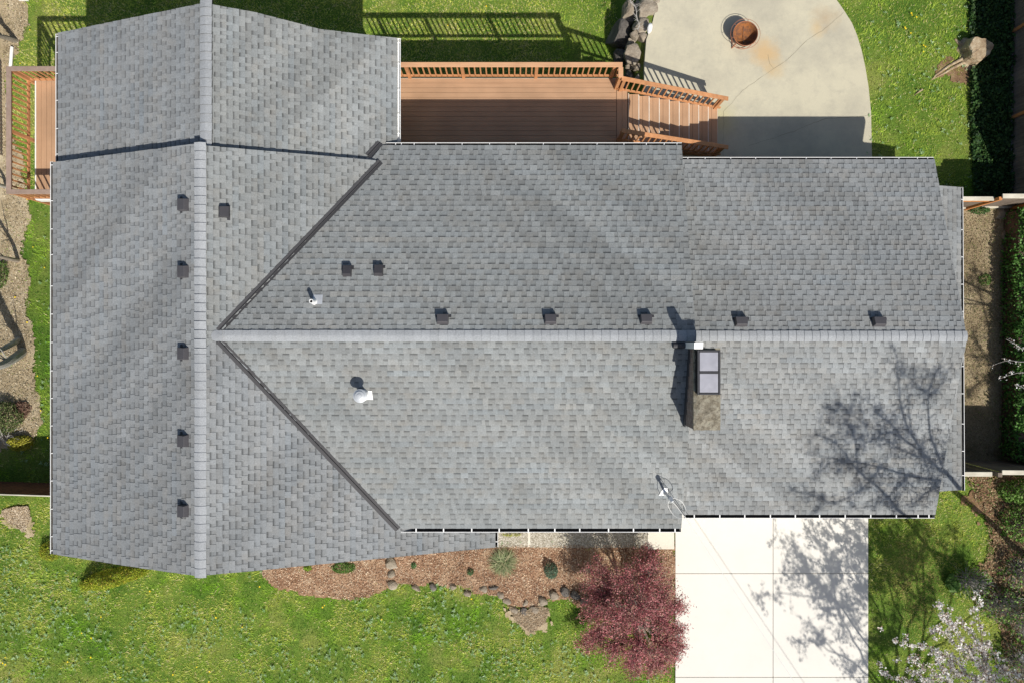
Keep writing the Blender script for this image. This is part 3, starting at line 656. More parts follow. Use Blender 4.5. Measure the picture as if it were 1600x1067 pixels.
capz = 6.86; ax0, ax1 = 4.27, 4.80; ay1 = pw(0, 546.5, capz).y; ay0 = pw(0, 616.5, capz).y; am = (ay0+ay1)/2+.0
mb = MB(); t = .045
for (x0, x1, y0, y1) in ((ax0, ax0+t, ay0, ay1), (ax1-t, ax1, ay0, ay1), (ax0+t, ax1-t, ay0, ay0+t), (ax0+t, ax1-t, ay1-t, ay1), (ax0+t, ax1-t, am-.022, am+.022)): mb.box(x0, x1, y0, y1, capz-.05, capz)
for (x_, y_) in ((ax0+.03, ay0+.03), (ax1-.05, ay0+.03), (ax0+.03, ay1-.05), (ax1-.05, ay1-.05), (ax0+.03, am), (ax1-.05, am)): mb.box(x_, x_+.02, y_, y_+.02, cz+.03, capz-.05)
cf = mb.build('chimney_cap', M['darkmetal'], ch, bevel=.008)
for (y0, y1) in ((ay0+t, am-.022), (am+.022, ay1-t)):
    mb = MB(); mb.add([(ax0+t+.01, y0+.01, capz-.012), (ax1-t-.01, y0+.01, capz-.012), (ax1-t-.01, y1-.01, capz-.012), (ax0+t+.01, y1-.01, capz-.012), ((ax0+ax1)/2, (y0+y1)/2, capz-.009)], [(0, 1, 4), (1, 2, 4), (2, 3, 4), (3, 0, 4)]); mb.build('lid', M['panel'], cf)
mb = MB(); mb.box(ax0+.02, ax1-.02, ay0+.02, ay1-.02, cz+.035, cz+.16); mb.build('flue_liner', M['black'], cf)
# stepped flashing on the chimney's left face
mb = MB()
for k in range(6):
    y1 = cy1-.02-k*.315; y0 = y1-.33; zt = MS.z(0, y0)+.20; mb.box(cx0-.008-k*.001, cx0-.002, y0, y1, MS.z(0, y0)-.05, zt+.04)
mb.build('step_flashing', M['valley'], ch)
mb = MB(); a = pw(1085, 535, 6.92); b = pw(1098.5, 545, 6.92)
mb.add([(a.x, b.y, 6.90), (b.x, b.y, 6.90), (b.x, a.y, 6.94), (a.x, a.y, 6.94), (a.x-.02, b.y, 5.9), (b.x+.02, b.y, 4.6), (b.x+.02, a.y, 4.6), (a.x-.02, a.y, 5.9)], [(0, 1, 2, 3), (1, 5, 6, 2), (3, 2, 6, 7), (0, 3, 7, 4), (0, 4, 5, 1)]); mb.build('white_box', M['white'], ch)  # white box of undetermined use, raised until the sun reaches its top
mb = MB(); mb.tube([(a.x-.30, (a.y+b.y)/2, MS.z(0, b.y)+.07), (a.x-.02, (a.y+b.y)/2, MS.z(0, b.y)+.07)], .07, 12); mb.build('dark_tube', M['darkmetal'], ch)  # dark tube lying left of the white box
# service mast and its loops
p = MS.un(1041, 774); top = Vector((p.x+.02, p.y-.0, p.z+.95)); mb = MB()
tp = pw(1049, 779.5, p.z+.72)
mb.tube([(tp.x, tp.y, p.z-.05), (tp.x, tp.y, p.z+.55)], .030, 10); mb.tube([(tp.x, tp.y, p.z+.55), (tp.x, tp.y+.0, p.z+.66), (tp.x+.03, tp.y-.06, p.z+.72)], [.055, .06, .035], 10)
ms = mb.build('service_mast', M['galv'], house); mb = MB()
q = (tp.x, tp.y); mb.add([(q[0]-.16, q[1]-.06, MS.z(0, q[1]-.06)+.02), (q[0]+.06, q[1]-.06, MS.z(0, q[1]-.06)+.02), (q[0]+.05, q[1]+.14, MS.z(0, q[1]+.14)+.02), (q[0]-.05, q[1]+.14, MS.z(0, q[1]+.14)+.02)], [(0, 1, 2, 3)]); mb.lathe((q[0], q[1], p.z), [(.09, -.03), (.04, .1)], 14); mb.build('flashing', M['white'], ms)
zt = p.z+.60
def arcpx(pts): return [pw(x, y, z) for x, y, z in pts]
def smooth_path(pts, n=6):
    out = []
    for i in range(len(pts)-1):
        p0 = pts[max(i-1, 0)]; p1 = pts[i]; p2 = pts[i+1]; p3 = pts[min(i+2, len(pts)-1)]
        for k in range(n):
            t = k/n; out.append(.5*((2*p1)+(-p0+p2)*t+(2*p0-5*p1+4*p2-p3)*t*t+(-p0+3*p1-3*p2+p3)*t**3))
    out.append(pts[-1]); return out
Zr = p.z
for pts, mt in (([(1046, 780, zt+.02), (1056, 789, zt), (1062, 797, zt-.02), (1069, 806, zt)], 'cable'),
                ([(1050, 777, zt+.06), (1056, 786, zt+.02), (1064, 797, zt+.02), (1070, 806, zt+.02)], 'darkcable'),
                ([(1049, 778, zt+.05), (1045, 783, zt-.05), (1044, 790, zt-.12), (1050, 801, zt-.14), (1057, 807, zt-.10), (1066, 808.5, zt-.03), (1070, 806, zt)], 'cable'),
                ([(1051, 777, zt+.05), (1062, 781, zt+.02), (1068, 787, zt-.03), (1071.5, 796, zt-.05), (1070, 806, zt)], 'cable')):
    mb = MB(); mb.tube(smooth_path(arcpx(pts)), .0075, 5); mb.build('cable_loop', M[mt], ms)
# service drop cable running out to the street
a = pw(1070, 806, zt); mb = MB(); tgt = Vector((a.x+6.2*1.6, a.y-9.4*1.6, zt+.9)); pts = []
for k in range(25): t = k/24; q = a.lerp(tgt, t); q.z -= .5*4*t*(1-t)*.6; pts.append(q)
mb.tube(pts, .008, 6); sd_ = mb.build('service_cable', M['cable']); meta(sd_, 'thin pale overhead service cable running from the roof mast out over the driveway', 'cable')

# ------------------------------------------------------------------ decks
ZK = 2.58; RT = 3.52
deck = empty('wooden_deck', (0, 6.2, 0), 'brown board deck with cedar railing and stairs behind the main roof', 'deck')
def floor_boards(x0, x1, y0, y1, z, alongx, mat, parent, gap=.008, wd=.139):
    mb = MB(); c = y1 if alongx else x0
    while (c-wd > y0-.02) if alongx else (c+wd < x1+.05):
        dz = rnd.uniform(-.001, .001)
        if alongx: mb.box(x0, x1, max(c-wd+gap, y0), c, z-.03, z+dz); c -= wd
        else: mb.box(c, min(c+wd-gap, x1), y0, y1, z-.03, z+dz); c += wd
    return mb.build('floor_boards', mat, parent)
yE = pw(0, 123, ZK).y; xE = pw(963.5, 0, ZK).x; xE2 = pw(980.5, 0, ZK).x
floor_boards(-3.5, xE-.01, 4.68, yE, ZK, True, M['deck'], deck)
mb = MB(); bw = (xE2-xE)/2
for k in range(2): mb.box(xE+k*bw+.003, xE+(k+1)*bw-.004, 4.68, pw(0, 142, ZK).y, ZK-.03, ZK)
mb.build('border_boards', M['deckv'], deck)
mb = MB(); mb.box(-3.5, xE2-.02, 4.68, yE-.03, ZK-.06, ZK-.035); mb.build('gap_shade_sheet', M['black'], deck)  # black sheet standing in for the shade in the gaps between boards
mb = MB(); mb.box(-3.5, xE, yE-.002, yE+.012, ZK-.26, ZK-.004); mb.build('fascia_board', M['nosing'], deck)
def railing(path, parent, capmat, posts, spacing=.158, low=.10, capw=.135, zoff=0, bal=None, hgt=.92):
    """path: 2 points (x,y,z of cap top)."""
    a = Vector(path[0]); b = Vector(path[1]); d = (b-a); L = Vector((d.x, d.y, 0)).length; d.normalize()
    mb = MB(); mb.bar(a-Vector((0, 0, .019))-d*.0, b-Vector((0, 0, .019)), capw, .038); rl = mb.build('railing', capmat, parent, bevel=.006)
    o = Vector((0, 0, hgt-low)); mb = MB(); mb.bar(a-o, b-o, .038, .085); mb.build('lower_rail', M['cedar'], rl); mb = MB(); mb.bar(a-Vector((0, 0, .085)), b-Vector((0, 0, .085)), .038, .085); mb.build('upper_rail', M['cedar'], rl)
    for t, zb in posts:
        p = a.lerp(b, t); mb = MB(); mb.box(p.x-.045, p.x+.045, p.y-.045, p.y+.045, zb, p.z-.04); mb.build('post', M['cedar'], rl)
    n = max(1, int(L/spacing)); pr = None
    for k in range(n):
        t = (k+.5)/n; p = a.lerp(b, t)
        if any(abs((t-tp)*L) < .07 for tp, _ in posts): continue
        if pr is None:
            mb = MB(); mb.box(-.019, .019, -.019, .019, -(hgt-low+.06), -.045); pr = mb.build('baluster', M['cedar'], rl, local=True); q = pr
        else: q = pr.copy(); COL.objects.link(q)
        q.parent = rl; q.location = p-wloc(rl)
        # wloc(rl) is the origin, so the location is the world position
    return rl
yR = pw(0, 101.2, RT).y; xR = pw(970, 0, RT).x
railing([(-3.4, yR, RT), (xR+.05, yR, RT)], deck, M['cedarcap'], [((pw(x, 0, RT).x+3.4)/(xR+3.45), -.1) for x in (633, 721, 839, 962)])
# corner jog and stair rails
yU = pw(0, 121, RT).y
railing([(xR, yR-.07, RT), (xR, yU-.0, RT)], deck, M['cedarcap'], [(.9, 0)], spacing=.3)
ZB = 2.24
xr1 = pw(1138, 0, ZB).x; yUe = pw(0, 154.5, ZB).y
railing([(xR+.02, yU-.02, RT-.01), (xr1, yUe, ZB)], deck, M['cedar'], [(.03, 1.2), (.955, ZP)], spacing=.163, capw=.12)
yL0 = pw(0, 204, RT).y; yL1 = pw(0, 230.5, ZB).y
railing([(xR+.02, yL0, RT-.01), (xr1, yL1, ZB)], deck, M['cedar'], [(.02, 1.2), (.955, ZP)], spacing=.163, capw=.12)
xs0 = xE2; xs1 = pw(1120.5, 0, 1.40).x; nst = 9; dr_ = (xs1-xs0)/nst; rs = (ZK-ZP)/(nst+1)
for k in range(nst):
    z = ZK-(k+1)*rs; x0 = xs0+k*dr_; x1 = x0+dr_; mb = MB(); h_ = (x1-x0)/2; y0, y1 = yL1+.02, yU-.10-.004*k
    mb.box(x0+.002, x0+h_-.004, y0, y1, z-.03, z); mb.box(x0+h_+.003, x1+.012, y0, y1, z-.03, z); st_ = mb.build('step', M['deckv'], deck)
    mb = MB(); mb.box(x1+.0125, x1+.022, y0, y1, z-.032, z+.001); mb.box(x0+.03, x0+.045, y0, y1, z-.03+.032, z+rs-.035); mb.build('nosing', M['nosing'], st_)
mb = MB()
for y_ in (yL1+.01, yU-.13): mb = MB(); mb.bar((xs0, y_, ZK-.36), (xs1+.0, y_, ZP-.06), .04, .22); mb.build('stringer', M['cedar'], deck)
for x_ in (-3.2, -.5, 2.9):
    mb = MB(); mb.box(x_-.07, x_+.07, yE-.3, yE-.16, -.1, ZK-.061); mb.build('support_post', M['cedar'], deck)
# side deck
side = empty('side_deck', (-12.8, 5.9, 0), 'narrow side deck with slatted railing and weathered cap at the left wall of the house', 'deck')
xs_ = pw(55, 0, ZK).x; y1_ = pw(0, 126, ZK).y; y0_ = pw(0, 311, ZK).y
floor_boards(xs_+.03, -11.56, y0_, y1_, ZK, False, M['deckv'], side, wd=.15)
mb = MB(); mb.box(xs_+.02, -11.56, y0_+.02, y1_-.02, ZK-.06, ZK-.035); mb.build('gap_shade_sheet', M['black'], side)  # same black sheet, painting the shade between the side boards
mb = MB(); mb.box(xs_-.01, xs_+.024, y0_-.02, y1_+.0, ZK-.20, ZK-.002); mb.box(xs_+.024, -11.56, y0_-.045, y0_-.004, ZK-.24, ZK-.002); mb.build('fascia_board', M['pvc'], side)
xw = pw(13, 0, RT).x; yb_ = pw(0, 107.5, RT).y; yf_ = pw(0, 300, RT).y
railing([(xw, yb_+.06, RT), (xw, yf_-.06, RT)], side, M['weathercap'], [(.02, -.1), (.5, 0.0), (.98, .2)], spacing=.168)
railing([(xw+.068, yb_, RT+.003), (-11.56, yb_, RT+.003)], side, M['weathercap'], [(.95, .0)], spacing=.17)
railing([(xw+.068, yf_, RT+.003), (-11.56, yf_, RT+.003)], side, M['weathercap'], [(.95, .2)], spacing=.17)
for (x_, y_) in ((xs_+.2, y1_-.2), (xs_+.2, y0_+.2)): mb = MB(); mb.box(x_-.06, x_+.06, y_-.06, y_+.06, -.1, ZK-.061); mb.build('support_post', M['cedar'], side)

# ------------------------------------------------------------------ fences
def fence(root, a, b, zb, ht, face, mat, capm, gap=.006, bw=.14, cap=True, kick=None, fjit=.01, stickout=None):
    """vertical boards between 2-D points a and b; face: unit normal toward the viewer's side"""
    a = Vector((a[0], a[1], 0)); b = Vector((b[0], b[1], 0)); d = (b-a); L = d.length; d.normalize(); n = Vector((face[0], face[1], 0)); mb = MB()
    k = 0; t = 0
    while t < L-.02:
        e = min(t+bw-gap, L); p = a+d*((t+e)/2); off = rnd.uniform(0, .004); h_ = ht-.0+rnd.uniform(-fjit, fjit)
        z0 = zb if not callable(zb) else zb(p.x, p.y)
        mb.bar(p+n*off+Vector((0, 0, z0)), p+n*off+Vector((0, 0, z0+h_)), e-t, .018, up=(n.x, n.y, 0)); t += bw
    mb.build('fence_boards', mat, root)
    if cap:
        mb = MB(); z_ = (zb if not callable(zb) else zb(a.x, a.y))+ht+.03; z2 = (zb if not callable(zb) else zb(b.x, b.y))+ht+.03
        mb.bar(a+Vector((0, 0, z_)), b+Vector((0, 0, z2)), cap, .04); mb.build('cap_board', capm, root, bevel=.004)
    if kick:
        mb = MB(); z_ = zb if not callable(zb) else zb(a.x, a.y); z2 = zb if not callable(zb) else zb(b.x, b.y)
        mb.bar(a+n*.03+Vector((0, 0, z_+.08)), b+n*.03+Vector((0, 0, z2+.08)), kick, .15); mb.build('kick_board', capm, root)
def fposts(root, pts, ht, mat, wd=.09):
    for x, y, z in pts: mb = MB(); mb.box(x-wd/2, x+wd/2, y-wd/2, y+wd/2, z-.1, z+ht); mb.build('post', mat, root)
r1 = empty('fence', (15.5, 9, 1.2), 'tall weathered board fence along the back yard right boundary, behind the tree stump', 'fence')
M['greykick'] = simple('grey_kick_board', (.20, .19, .19), .85)
fx = pw(1579, 0, 1.2).x; fx2 = pw(1576, 0, 1.2).x
fence(r1, (fx+.05, 16), (fx2+.05, 4.30), 1.15, 2.75, (-1, 0), M['fencewood'], M['greykick'], cap=.1, kick=.05)
fposts(r1, [(fx+.01, G(1580, 52).y, 1.2), (fx-.01, G(1578, 186).y, 1.2), (fx, G(1580, -80).y, 1.2)], 2.7, M['orange'])
mb = MB(); mb.bar((fx+.02, 16, 2.1), (fx2+.02, 4.35, 2.1), .04, .09); mb.build('rail', M['fencewood'], r1)
r2 = empty('fence', (14.8, 4.2, 1.2), 'short board fence with pale cap between the gate and the right boundary', 'fence')
yf = pw(0, 327, 1.2).y
fence(r2, (14.08, yf+.06), (17.5, yf+.06), 1.2, 1.62, (0, -1), M['fencewood'], M['fencecap'], cap=.13, kick=.05)
fposts(r2, [(14.05, yf+.0, 1.2), (15.46, yf-.01, 1.2)], 1.62, M['orange'])
r3 = empty('gate', (12.8, 4.2, 1.2), 'board gate with pale top rail between the house corner and the orange post', 'gate')
fence(r3, (11.45, yf+.03), (13.98, yf+.03), 1.22, 1.38, (0, -1), M['fencewood'], M['fencecap'], cap=.12, kick=.05)
mb = MB(); mb.bar((11.5, yf, 2.45), (13.95, yf, 2.45), .04, .09); mb.bar((13.9, yf-.01, 1.3), (12.0, yf-.01, 2.4), .05, .03, up=(0, 1, 0)); mb.build('brace', M['orange'], r3)
r4 = empty('fence', (14.5, -3.8, 1.1), 'tall board fence with pale cap crossing the right side yard at the front', 'fence')
yq = pw(0, 722, 1.15).y
fence(r4, (11.45, yq), (13.62, yq), 1.05, 2.0, (0, 1), M['fencewood'], M['fencecap'], cap=.13)
fence(r4, (13.9, yq+.05), (18.5, yq+.02), 1.05, 2.0, (0, 1), M['fencewood'], M['fencecap'], cap=.13)
fposts(r4, [(13.76, yq-.0, 1.1)], 2.12, M['fencewood'], .12)
r5 = empty('fence', (-14.5, -4.5, 1.0), 'dark red brown board fence at the left, running from the house wall', 'fence')
yz = pw(0, 758, 1.0).y
fence(r5, (-11.6, yz), (-19.5, yz+.25), lambda x, y: 1.0, 1.72, (0, 1), M['redwood'], M['fencecap'], cap=.035)
for (a_, b_, r6) in ((( -1, -30), (6, 95), empty('fence', (-17.0, 8.6, 0), 'low picket fence at the upper left corner', 'fence', None)), ((9, 98), (11, 245), empty('fence', (-17.0, 4.5, 0), 'low weathered picket fence left of the side deck', 'fence', None))):
    A_ = G(*a_); B_ = G(*b_); fence(r6, (A_.x-.12, A_.y), (B_.x-.12, B_.y), lambda x, y: float(gz(np.float64(x), np.float64(y))), .85, (1, 0), M['fencewood'], M['fencewood'], gap=.06, bw=.12, cap=.07)

# ------------------------------------------------------------------ rocks
def rock(name, c, rx_, ry_, h_, rot, mat, label, cat, group, seed, flat=.55, subs=3):
    r_ = np.random.default_rng(seed)
    import bmesh
    bm = bmesh.new(); bmesh.ops.create_icosphere(bm, subdivisions=subs, radius=1)
    v = np.array([q.co[:] for q in bm.verts])
    for _ in range(14):      # cut facets
        n = r_.normal(size=3); n /= np.linalg.norm(n); d = r_.uniform(.55, .85); s = v@n-d; v = v-np.outer(np.maximum(s, 0), n)*.98
    v[:, 2] = np.where(v[:, 2] > flat, flat+(v[:, 2]-flat)*.25, v[:, 2])
    v *= 1+(fbm(v[:, 0]*2.3+seed, v[:, 1]*2.3+v[:, 2]*3, seed)-.5)[:, None]*.22
    ca, sa = math.cos(rot), math.sin(rot); x = v[:, 0]*rx_; y = v[:, 1]*ry_
    v = np.stack([x*ca-y*sa, x*sa+y*ca, v[:, 2]*h_], 1)
    for q, p_ in zip(bm.verts, v): q.co = p_
    me = bpy.data.meshes.new(name); bm.to_mesh(me); bm.free(); me.materials.append(mat)
    o = bpy.data.objects.new(name, me); o.location = c; COL.objects.link(o); return meta(o, label, cat, group)
RK = 'boulders of the retaining wall beside the patio'
big = [(974, 50, .50, .50, 1.0, .25, 'darkrock', 'large dark shaded boulder at the lawn edge, largest in the rock wall beside the patio'),
 (990, 82, .36, .34, .42, .95, 'rock', 'flat topped tan boulder against the patio edge, above the stair railing shadow'),
 (973, 84, .30, .30, .75, .1, 'darkrock', 'dark boulder left of the flat tan one, in the lowest shade'),
 (1011, 15, .42, .46, .45, 1.0, 'rock', 'broad tan boulder on the patio corner at the top edge'),
 (985, 12, .34, .38, .55, .6, 'rock', 'grey brown boulder behind the bare white twig at the top'),
 (1002, 38, .30, .30, .4, .98, 'rock', 'tan boulder left of the white stone'),
 (1009, 60, .30, .20, .35, .98, 'rock', 'wedge shaped tan rock touching the patio just below the white stone'),
 (995, 52, .22, .20, .3, .95, 'rock', 'small brown rock between the dark boulder and the white stone'),
 (986, 100, .20, .20, .4, .6, 'rock', 'small rock under the railing shadow, nearest the deck corner'),
 (998, 104, .22, .18, .35, .8, 'rock', 'brown rock in the striped shade left of the patio edge'),
 (986, 118, .20, .22, .4, .5, 'darkrock', 'dark rock tucked against the deck corner post'),
 (999, 121, .20, .20, .35, .75, 'rock', 'rock beside the first stair balusters'),
 (986, 66, .20, .16, .4, .75, 'rock', 'small rock between the two dark boulders'),
 (1022, -4, .25, .3, .3, 1.1, 'rock', 'rock cut off by the top edge of the photo above the broad tan boulder'),
 (983, 33, .28, .25, .6, .35, 'darkrock', 'dark rock between the large dark boulder and the bare twig'),
 (1001, 10, .24, .30, .5, .7, 'rock', 'rock wedged between the twig and the broad tan boulder')]
for k, (x, y, a, b, h_, z, mt, lb) in enumerate(big):
    p = pw(x, y, z+h_*.5); rock('boulder', (p.x, p.y, z), a, b, h_, rnd.uniform(-.5, .5), M[mt], lb, 'boulder', RK, 40+k)
p = pw(1016.5, 42, 1.5); rock('white_stone', (p.x, p.y, 1.42), .08, .19, .10, -.25, M['whiterock'], 'bright white stone lying on the rock wall at the patio edge', 'stone', None, 91)
EK = 'edging stones of the front planting bed'
edge = [(612, 878, .17, .30, .25, 'rock', 'upright slab stone just under the roof edge in the planting bed'), (611, 896, .15, .14, .2, 'rock', 'middle stone of the short column dividing the mulch'),
 (613, 912, .17, .14, .2, 'rock', 'lowest stone of the short column dividing the mulch'), (650, 917, .16, .10, .16, 'rock', 'edging stone nearest the dividing column'),
 (677, 916, .12, .16, .16, 'darkrock', 'dark tilted edging stone second from the column'), (708, 915, .11, .12, .15, 'rock', 'small edging stone third from the column'),
 (731, 926, .16, .10, .13, 'rock', 'hollow looking edging stone set lower than its neighbours'), (755, 919, .13, .13, .14, 'rock', 'light brown edging stone below the ornamental grass'),
 (772, 916, .16, .09, .13, 'darkrock', 'dark edging stone right below the ornamental grass'), (783, 928, .13, .13, .15, 'rock', 'stone where the bed edge turns downwards'),
 (792, 938, .16, .13, .15, 'rock', 'larger stone on the downward turn of the bed edge'), (803, 951, .13, .17, .14, 'rock', 'stone left of the bare earth patch'),
 (818, 953, .15, .12, .14, 'darkrock', 'dark stone at the top of the bare earth patch'), (835, 952, .18, .16, .16, 'rock', 'broad grey stone on the bare earth patch'),
 (848, 938, .21, .15, .2, 'rock', 'pale flat topped edging block, left of a pair'), (864, 928, .20, .14, .2, 'rock', 'pale flat topped edging block, right of a pair'),
 (882, 922, .20, .17, .2, 'darkrock', 'dark stone in the shade of the red maple'), (898, 927, .17, .16, .2, 'darkrock', 'shaded stone half under the red maple crown'),
 (914, 937, .17, .13, .18, 'rock', 'stone showing through the left edge of the maple crown'), (821, 941, .12, .09, .12, 'rock', 'small tan stone lying in the mulch above the earth patch')]
for k, (x, y, a, b, h_, mt, lb) in enumerate(edge):
    p = G(x, y); rock('edging_stone', (p.x, p.y, p.z+.04), a*rnd.uniform(.9, 1.3), b*rnd.uniform(.9, 1.25), h_*rnd.uniform(.7, 1.1), rnd.uniform(-1.2, 1.2), M[mt], lb, 'stone', EK, 140+k, subs=2)
SK_ = 'shaded stones along the right boundary'
for k, (x, y, a, lb) in enumerate([(1575, 372, .34, 'largest stone in the shade below the right hedge fence'), (1580, 398, .24, 'stone just below the largest one along the hedge'), (1573, 392, .2, 'small stone left in the shaded row by the hedge'), (1582, 412, .22, 'stone fourth down along the shaded hedge foot'),
     (1562, 334, .26, 'pale sunlit rock at the foot of the short fence'), (1580, 340, .24, 'grey rock beside the pale one at the fence foot'), (1583, 448, .2, 'stone midway along the shaded hedge foot'), (1582, 466, .2, 'lowest stone along the shaded hedge foot')]):
    p = G(x, y); rock('stone', (p.x, p.y, p.z), a, a*.9, .22, rnd.uniform(0, 3), M['rock'], lb, 'stone', SK_, 240+k, subs=2)

# ------------------------------------------------------------------ fire pit
fp = pw(1158, 62, ZP+.0); fire = empty('fire_pit', (fp.x, fp.y, ZP), 'round rusty steel fire pit with wire ring standing on the patio', 'fire pit')
c = (fp.x, fp.y, ZP); mb = MB()
mb.lathe(c, [(.02, .12), (.22, .14), (.30, .20), (.345, .30), (.365, .40), (.372, .405), (.355, .39), (.335, .30), (.29, .215), (.20, .16), (.001, .145)], 36); mb.build('bowl', M['rust'], fire, smooth=True)
def ring(mb, c, r, z, rad, n=40): mb.tube([(c[0]+r*math.cos(2*math.pi*k/n), c[1]+r*math.sin(2*math.pi*k/n), z) for k in range(n+1)], rad, 6, False)
mb = MB(); ring(mb, c, .372, ZP+.42, .010); ring(mb, c, .45, ZP+.40, .007)
for k in range(6): t = 2*math.pi*(k+.3)/6; mb.tube([(c[0]+.37*math.cos(t), c[1]+.37*math.sin(t), ZP+.41), (c[0]+.45*math.cos(t), c[1]+.45*math.sin(t), ZP+.40)], .006, 5)
mb.build('rim_ring', M['rustrim'], fire)
mb = MB()
for k in range(3): t = 2*math.pi*k/3+3.9; mb.tube([(c[0]+.29*math.cos(t), c[1]+.29*math.sin(t), ZP+.2), (c[0]+.40*math.cos(t), c[1]+.40*math.sin(t), ZP+.0)], .022, 6)
ring(mb, c, .345, ZP+.10, .010); mb.build('stand', M['rustrim'], fire)
mb = MB(); mb.tube([(c[0], c[1]-.28, ZP+.24), (c[0], c[1], ZP+.175), (c[0], c[1]+.28, ZP+.24)], .007, 5); mb.build('grate_bar', M['darkmetal'], fire)

# ------------------------------------------------------------------ stump
sp_ = pw(1519, 84, 1.2); stump = empty('tree_stump', (sp_.x, sp_.y, 1.2), 'sawn pale tree stump with exposed roots in the back lawn', 'tree stump')
mb = MB(); N = 30; prof = [(.50, 0), (.40, .10), (.36, .26), (.35, .40), (.33, .44)]; vs = []; fs = []
for r_, z_ in prof:
    for k in range(N):
        t = 2*math.pi*k/N; q = r_*(1+.12*math.sin(3*t+1)+.07*math.sin(7*t)+rnd.uniform(-.02, .02)); vs.append((sp_.x+q*math.cos(t), sp_.y+q*math.sin(t), 1.18+z_+rnd.uniform(-.01, .01)))
for i_ in range(len(prof)-1):
    for k in range(N): k2 = (k+1) % N; fs.append((i_*N+k, i_*N+k2, (i_+1)*N+k2, (i_+1)*N+k))
vs.append((sp_.x, sp_.y, 1.625)); c_ = len(vs)-1
for k in range(N): fs.append(((len(prof)-1)*N+k, (len(prof)-1)*N+(k+1) % N, c_))
mb.add(vs, fs); mb.build('trunk_block', M['stump'], stump)
for pts, r_ in (([(1512, 96), (1490, 106), (1475, 115), (1458, 124)], .055), ([(1505, 92), (1482, 104), (1462, 118), (1455, 126)], .05), ([(1440, 141), (1433, 146), (1428, 150)], .03), ([(1514, 98), (1510, 106), (1508, 112)], .05), ([(1506, 76), (1499, 70), (1492, 62)], .09)):
    mb = MB(); P_ = [G(*q) for q in pts]; mb.tube([(q.x, q.y, q.z+.05-.05*i_/(len(P_)-1)) for i_, q in enumerate(P_)], [r_*(1-.65*i_/(len(P_)-1)) for i_ in range(len(P_))], 8); mb.build('root', M['stump'], stump)
drape('stump_soil', GP([(1480, 88), (1515, 100), (1512, 125), (1490, 130), (1478, 118), (1465, 122), (1462, 112)]), .02, M['redsoil'], .05, .2)

# small left-behind things
pp = empty  # (alias not used further)
mb = MB(); a = G(22, 76); b = G(15, 170); mb.tube([(a.x, a.y, a.z+.1), (b.x, b.y, b.z+.1)], .05, 10); meta(mb.build('plastic_pipe', M['pvc']), 'white plastic pipe lying on the ground beside the side deck', 'pipe')
mb = MB(); a = G(40, -6); a.z += .02; mb.box(a.x-.16, a.x+.12, a.y-.15, a.y+.3, .03, .10); pl_ = mb.build('plastic_tray', M['blue'], bevel=.01); meta(pl_, 'blue plastic tray cut off by the top edge near the left corner', 'tray')
mb = MB(); mb.box(a.x-.17, a.x+.13, a.y-.19, a.y-.152, .03, .11); mb.build('rim', M['pvc'], pl_)

# ------------------------------------------------------------------ vegetation
def quads(centers, dirs, norms, ln, wd):
    """leaf shaped quads: centre, long axis, width axis"""
    a = dirs*ln[:, None]; b = np.cross(dirs, norms); b /= (np.linalg.norm(b, axis=1)[:, None]+1e-9); b = b*wd[:, None]
    v = np.stack([centers-a, centers+b, centers+a, centers-b], 1).reshape(-1, 3)
    f = np.arange(len(v)).reshape(-1, 4); return v, f
def rdir(n, up=0.0):
    d = rng.normal(size=(n, 3)); d[:, 2] += up; return d/np.linalg.norm(d, axis=1)[:, None]
def leaves(name, pts, ln, wd, cols, mat, parent=None, flatness=.6, var=.25):
    n = len(pts); d = rdir(n); d[:, 2] *= (1-flatness); d /= np.linalg.norm(d, axis=1)[:, None]; nn = rdir(n, 1.2*flatness+.2)
    s = rng.uniform(.6, 1.3, n); v, f = quads(pts, d, nn, ln*s/2, wd*s/2)
    cols = np.asarray(cols)[rng.integers(0, len(cols), n)] if np.ndim(cols) == 2 and len(cols) != n else np.asarray(cols)
    c = cols*rng.uniform(1-var, 1+var, n)[:, None]
    return mesh_np(name, v, f, mat, parent, np.repeat(c, 4, 0))
# --- grass: one mass of blades over the lawns
def lawn_points(n, x0, x1, y0, y1):
    return rng.uniform(x0, x1, n), rng.uniform(y0, y1, n)
NB = 560000
gxp, gyp = lawn_points(NB, -17.2, 17.2, -11.6, 11.6)
zg = gz(gxp, gyp)
hide = np.zeros(NB, bool)
HOUSE = [(-11.5, -5.0), (-3.5, -5.0), (-3.5, -4.4), (11.3, -4.2), (11.3, 4.3), (4.2, 4.4), (4.2, 4.7), (-3.4, 4.7), (-3.4, 7.5), (-11.5, 7.5)]
jx_ = gxp+(fbm(gxp*3, gyp*3, 5)-.5)*.3+rng.normal(0, .055, NB); jy_ = gyp+(fbm(gxp*3, gyp*3, 8)-.5)*.3+rng.normal(0, .055, NB)
for P_ in (HOUSE, PATIO, DRIVE): hide |= inpoly(gxp, gyp, P_)
for P_, keepf in ((MULCH, .035), (SPATCH, .10), (SOILW, .12), (SOILE, .09), (SOILC, .13), (SOILF, .15), (IVY, .05)):
    hide |= inpoly(jx_, jy_, P_) & (rng.random(NB) > keepf*(.3+1.6*fbm(gxp*.9, gyp*.9, 31)))
hide |= (gxp > -1) & (gxp < 5.2) & (gyp < -4.4) & (gyp > -6.35)
hide |= (gxp > 3.4) & (gxp < 4.3) & (gyp > 4.7)
hide |= (gxp > -11.4) & (gxp < 11.2) & (np.abs(gyp) < 4.3)
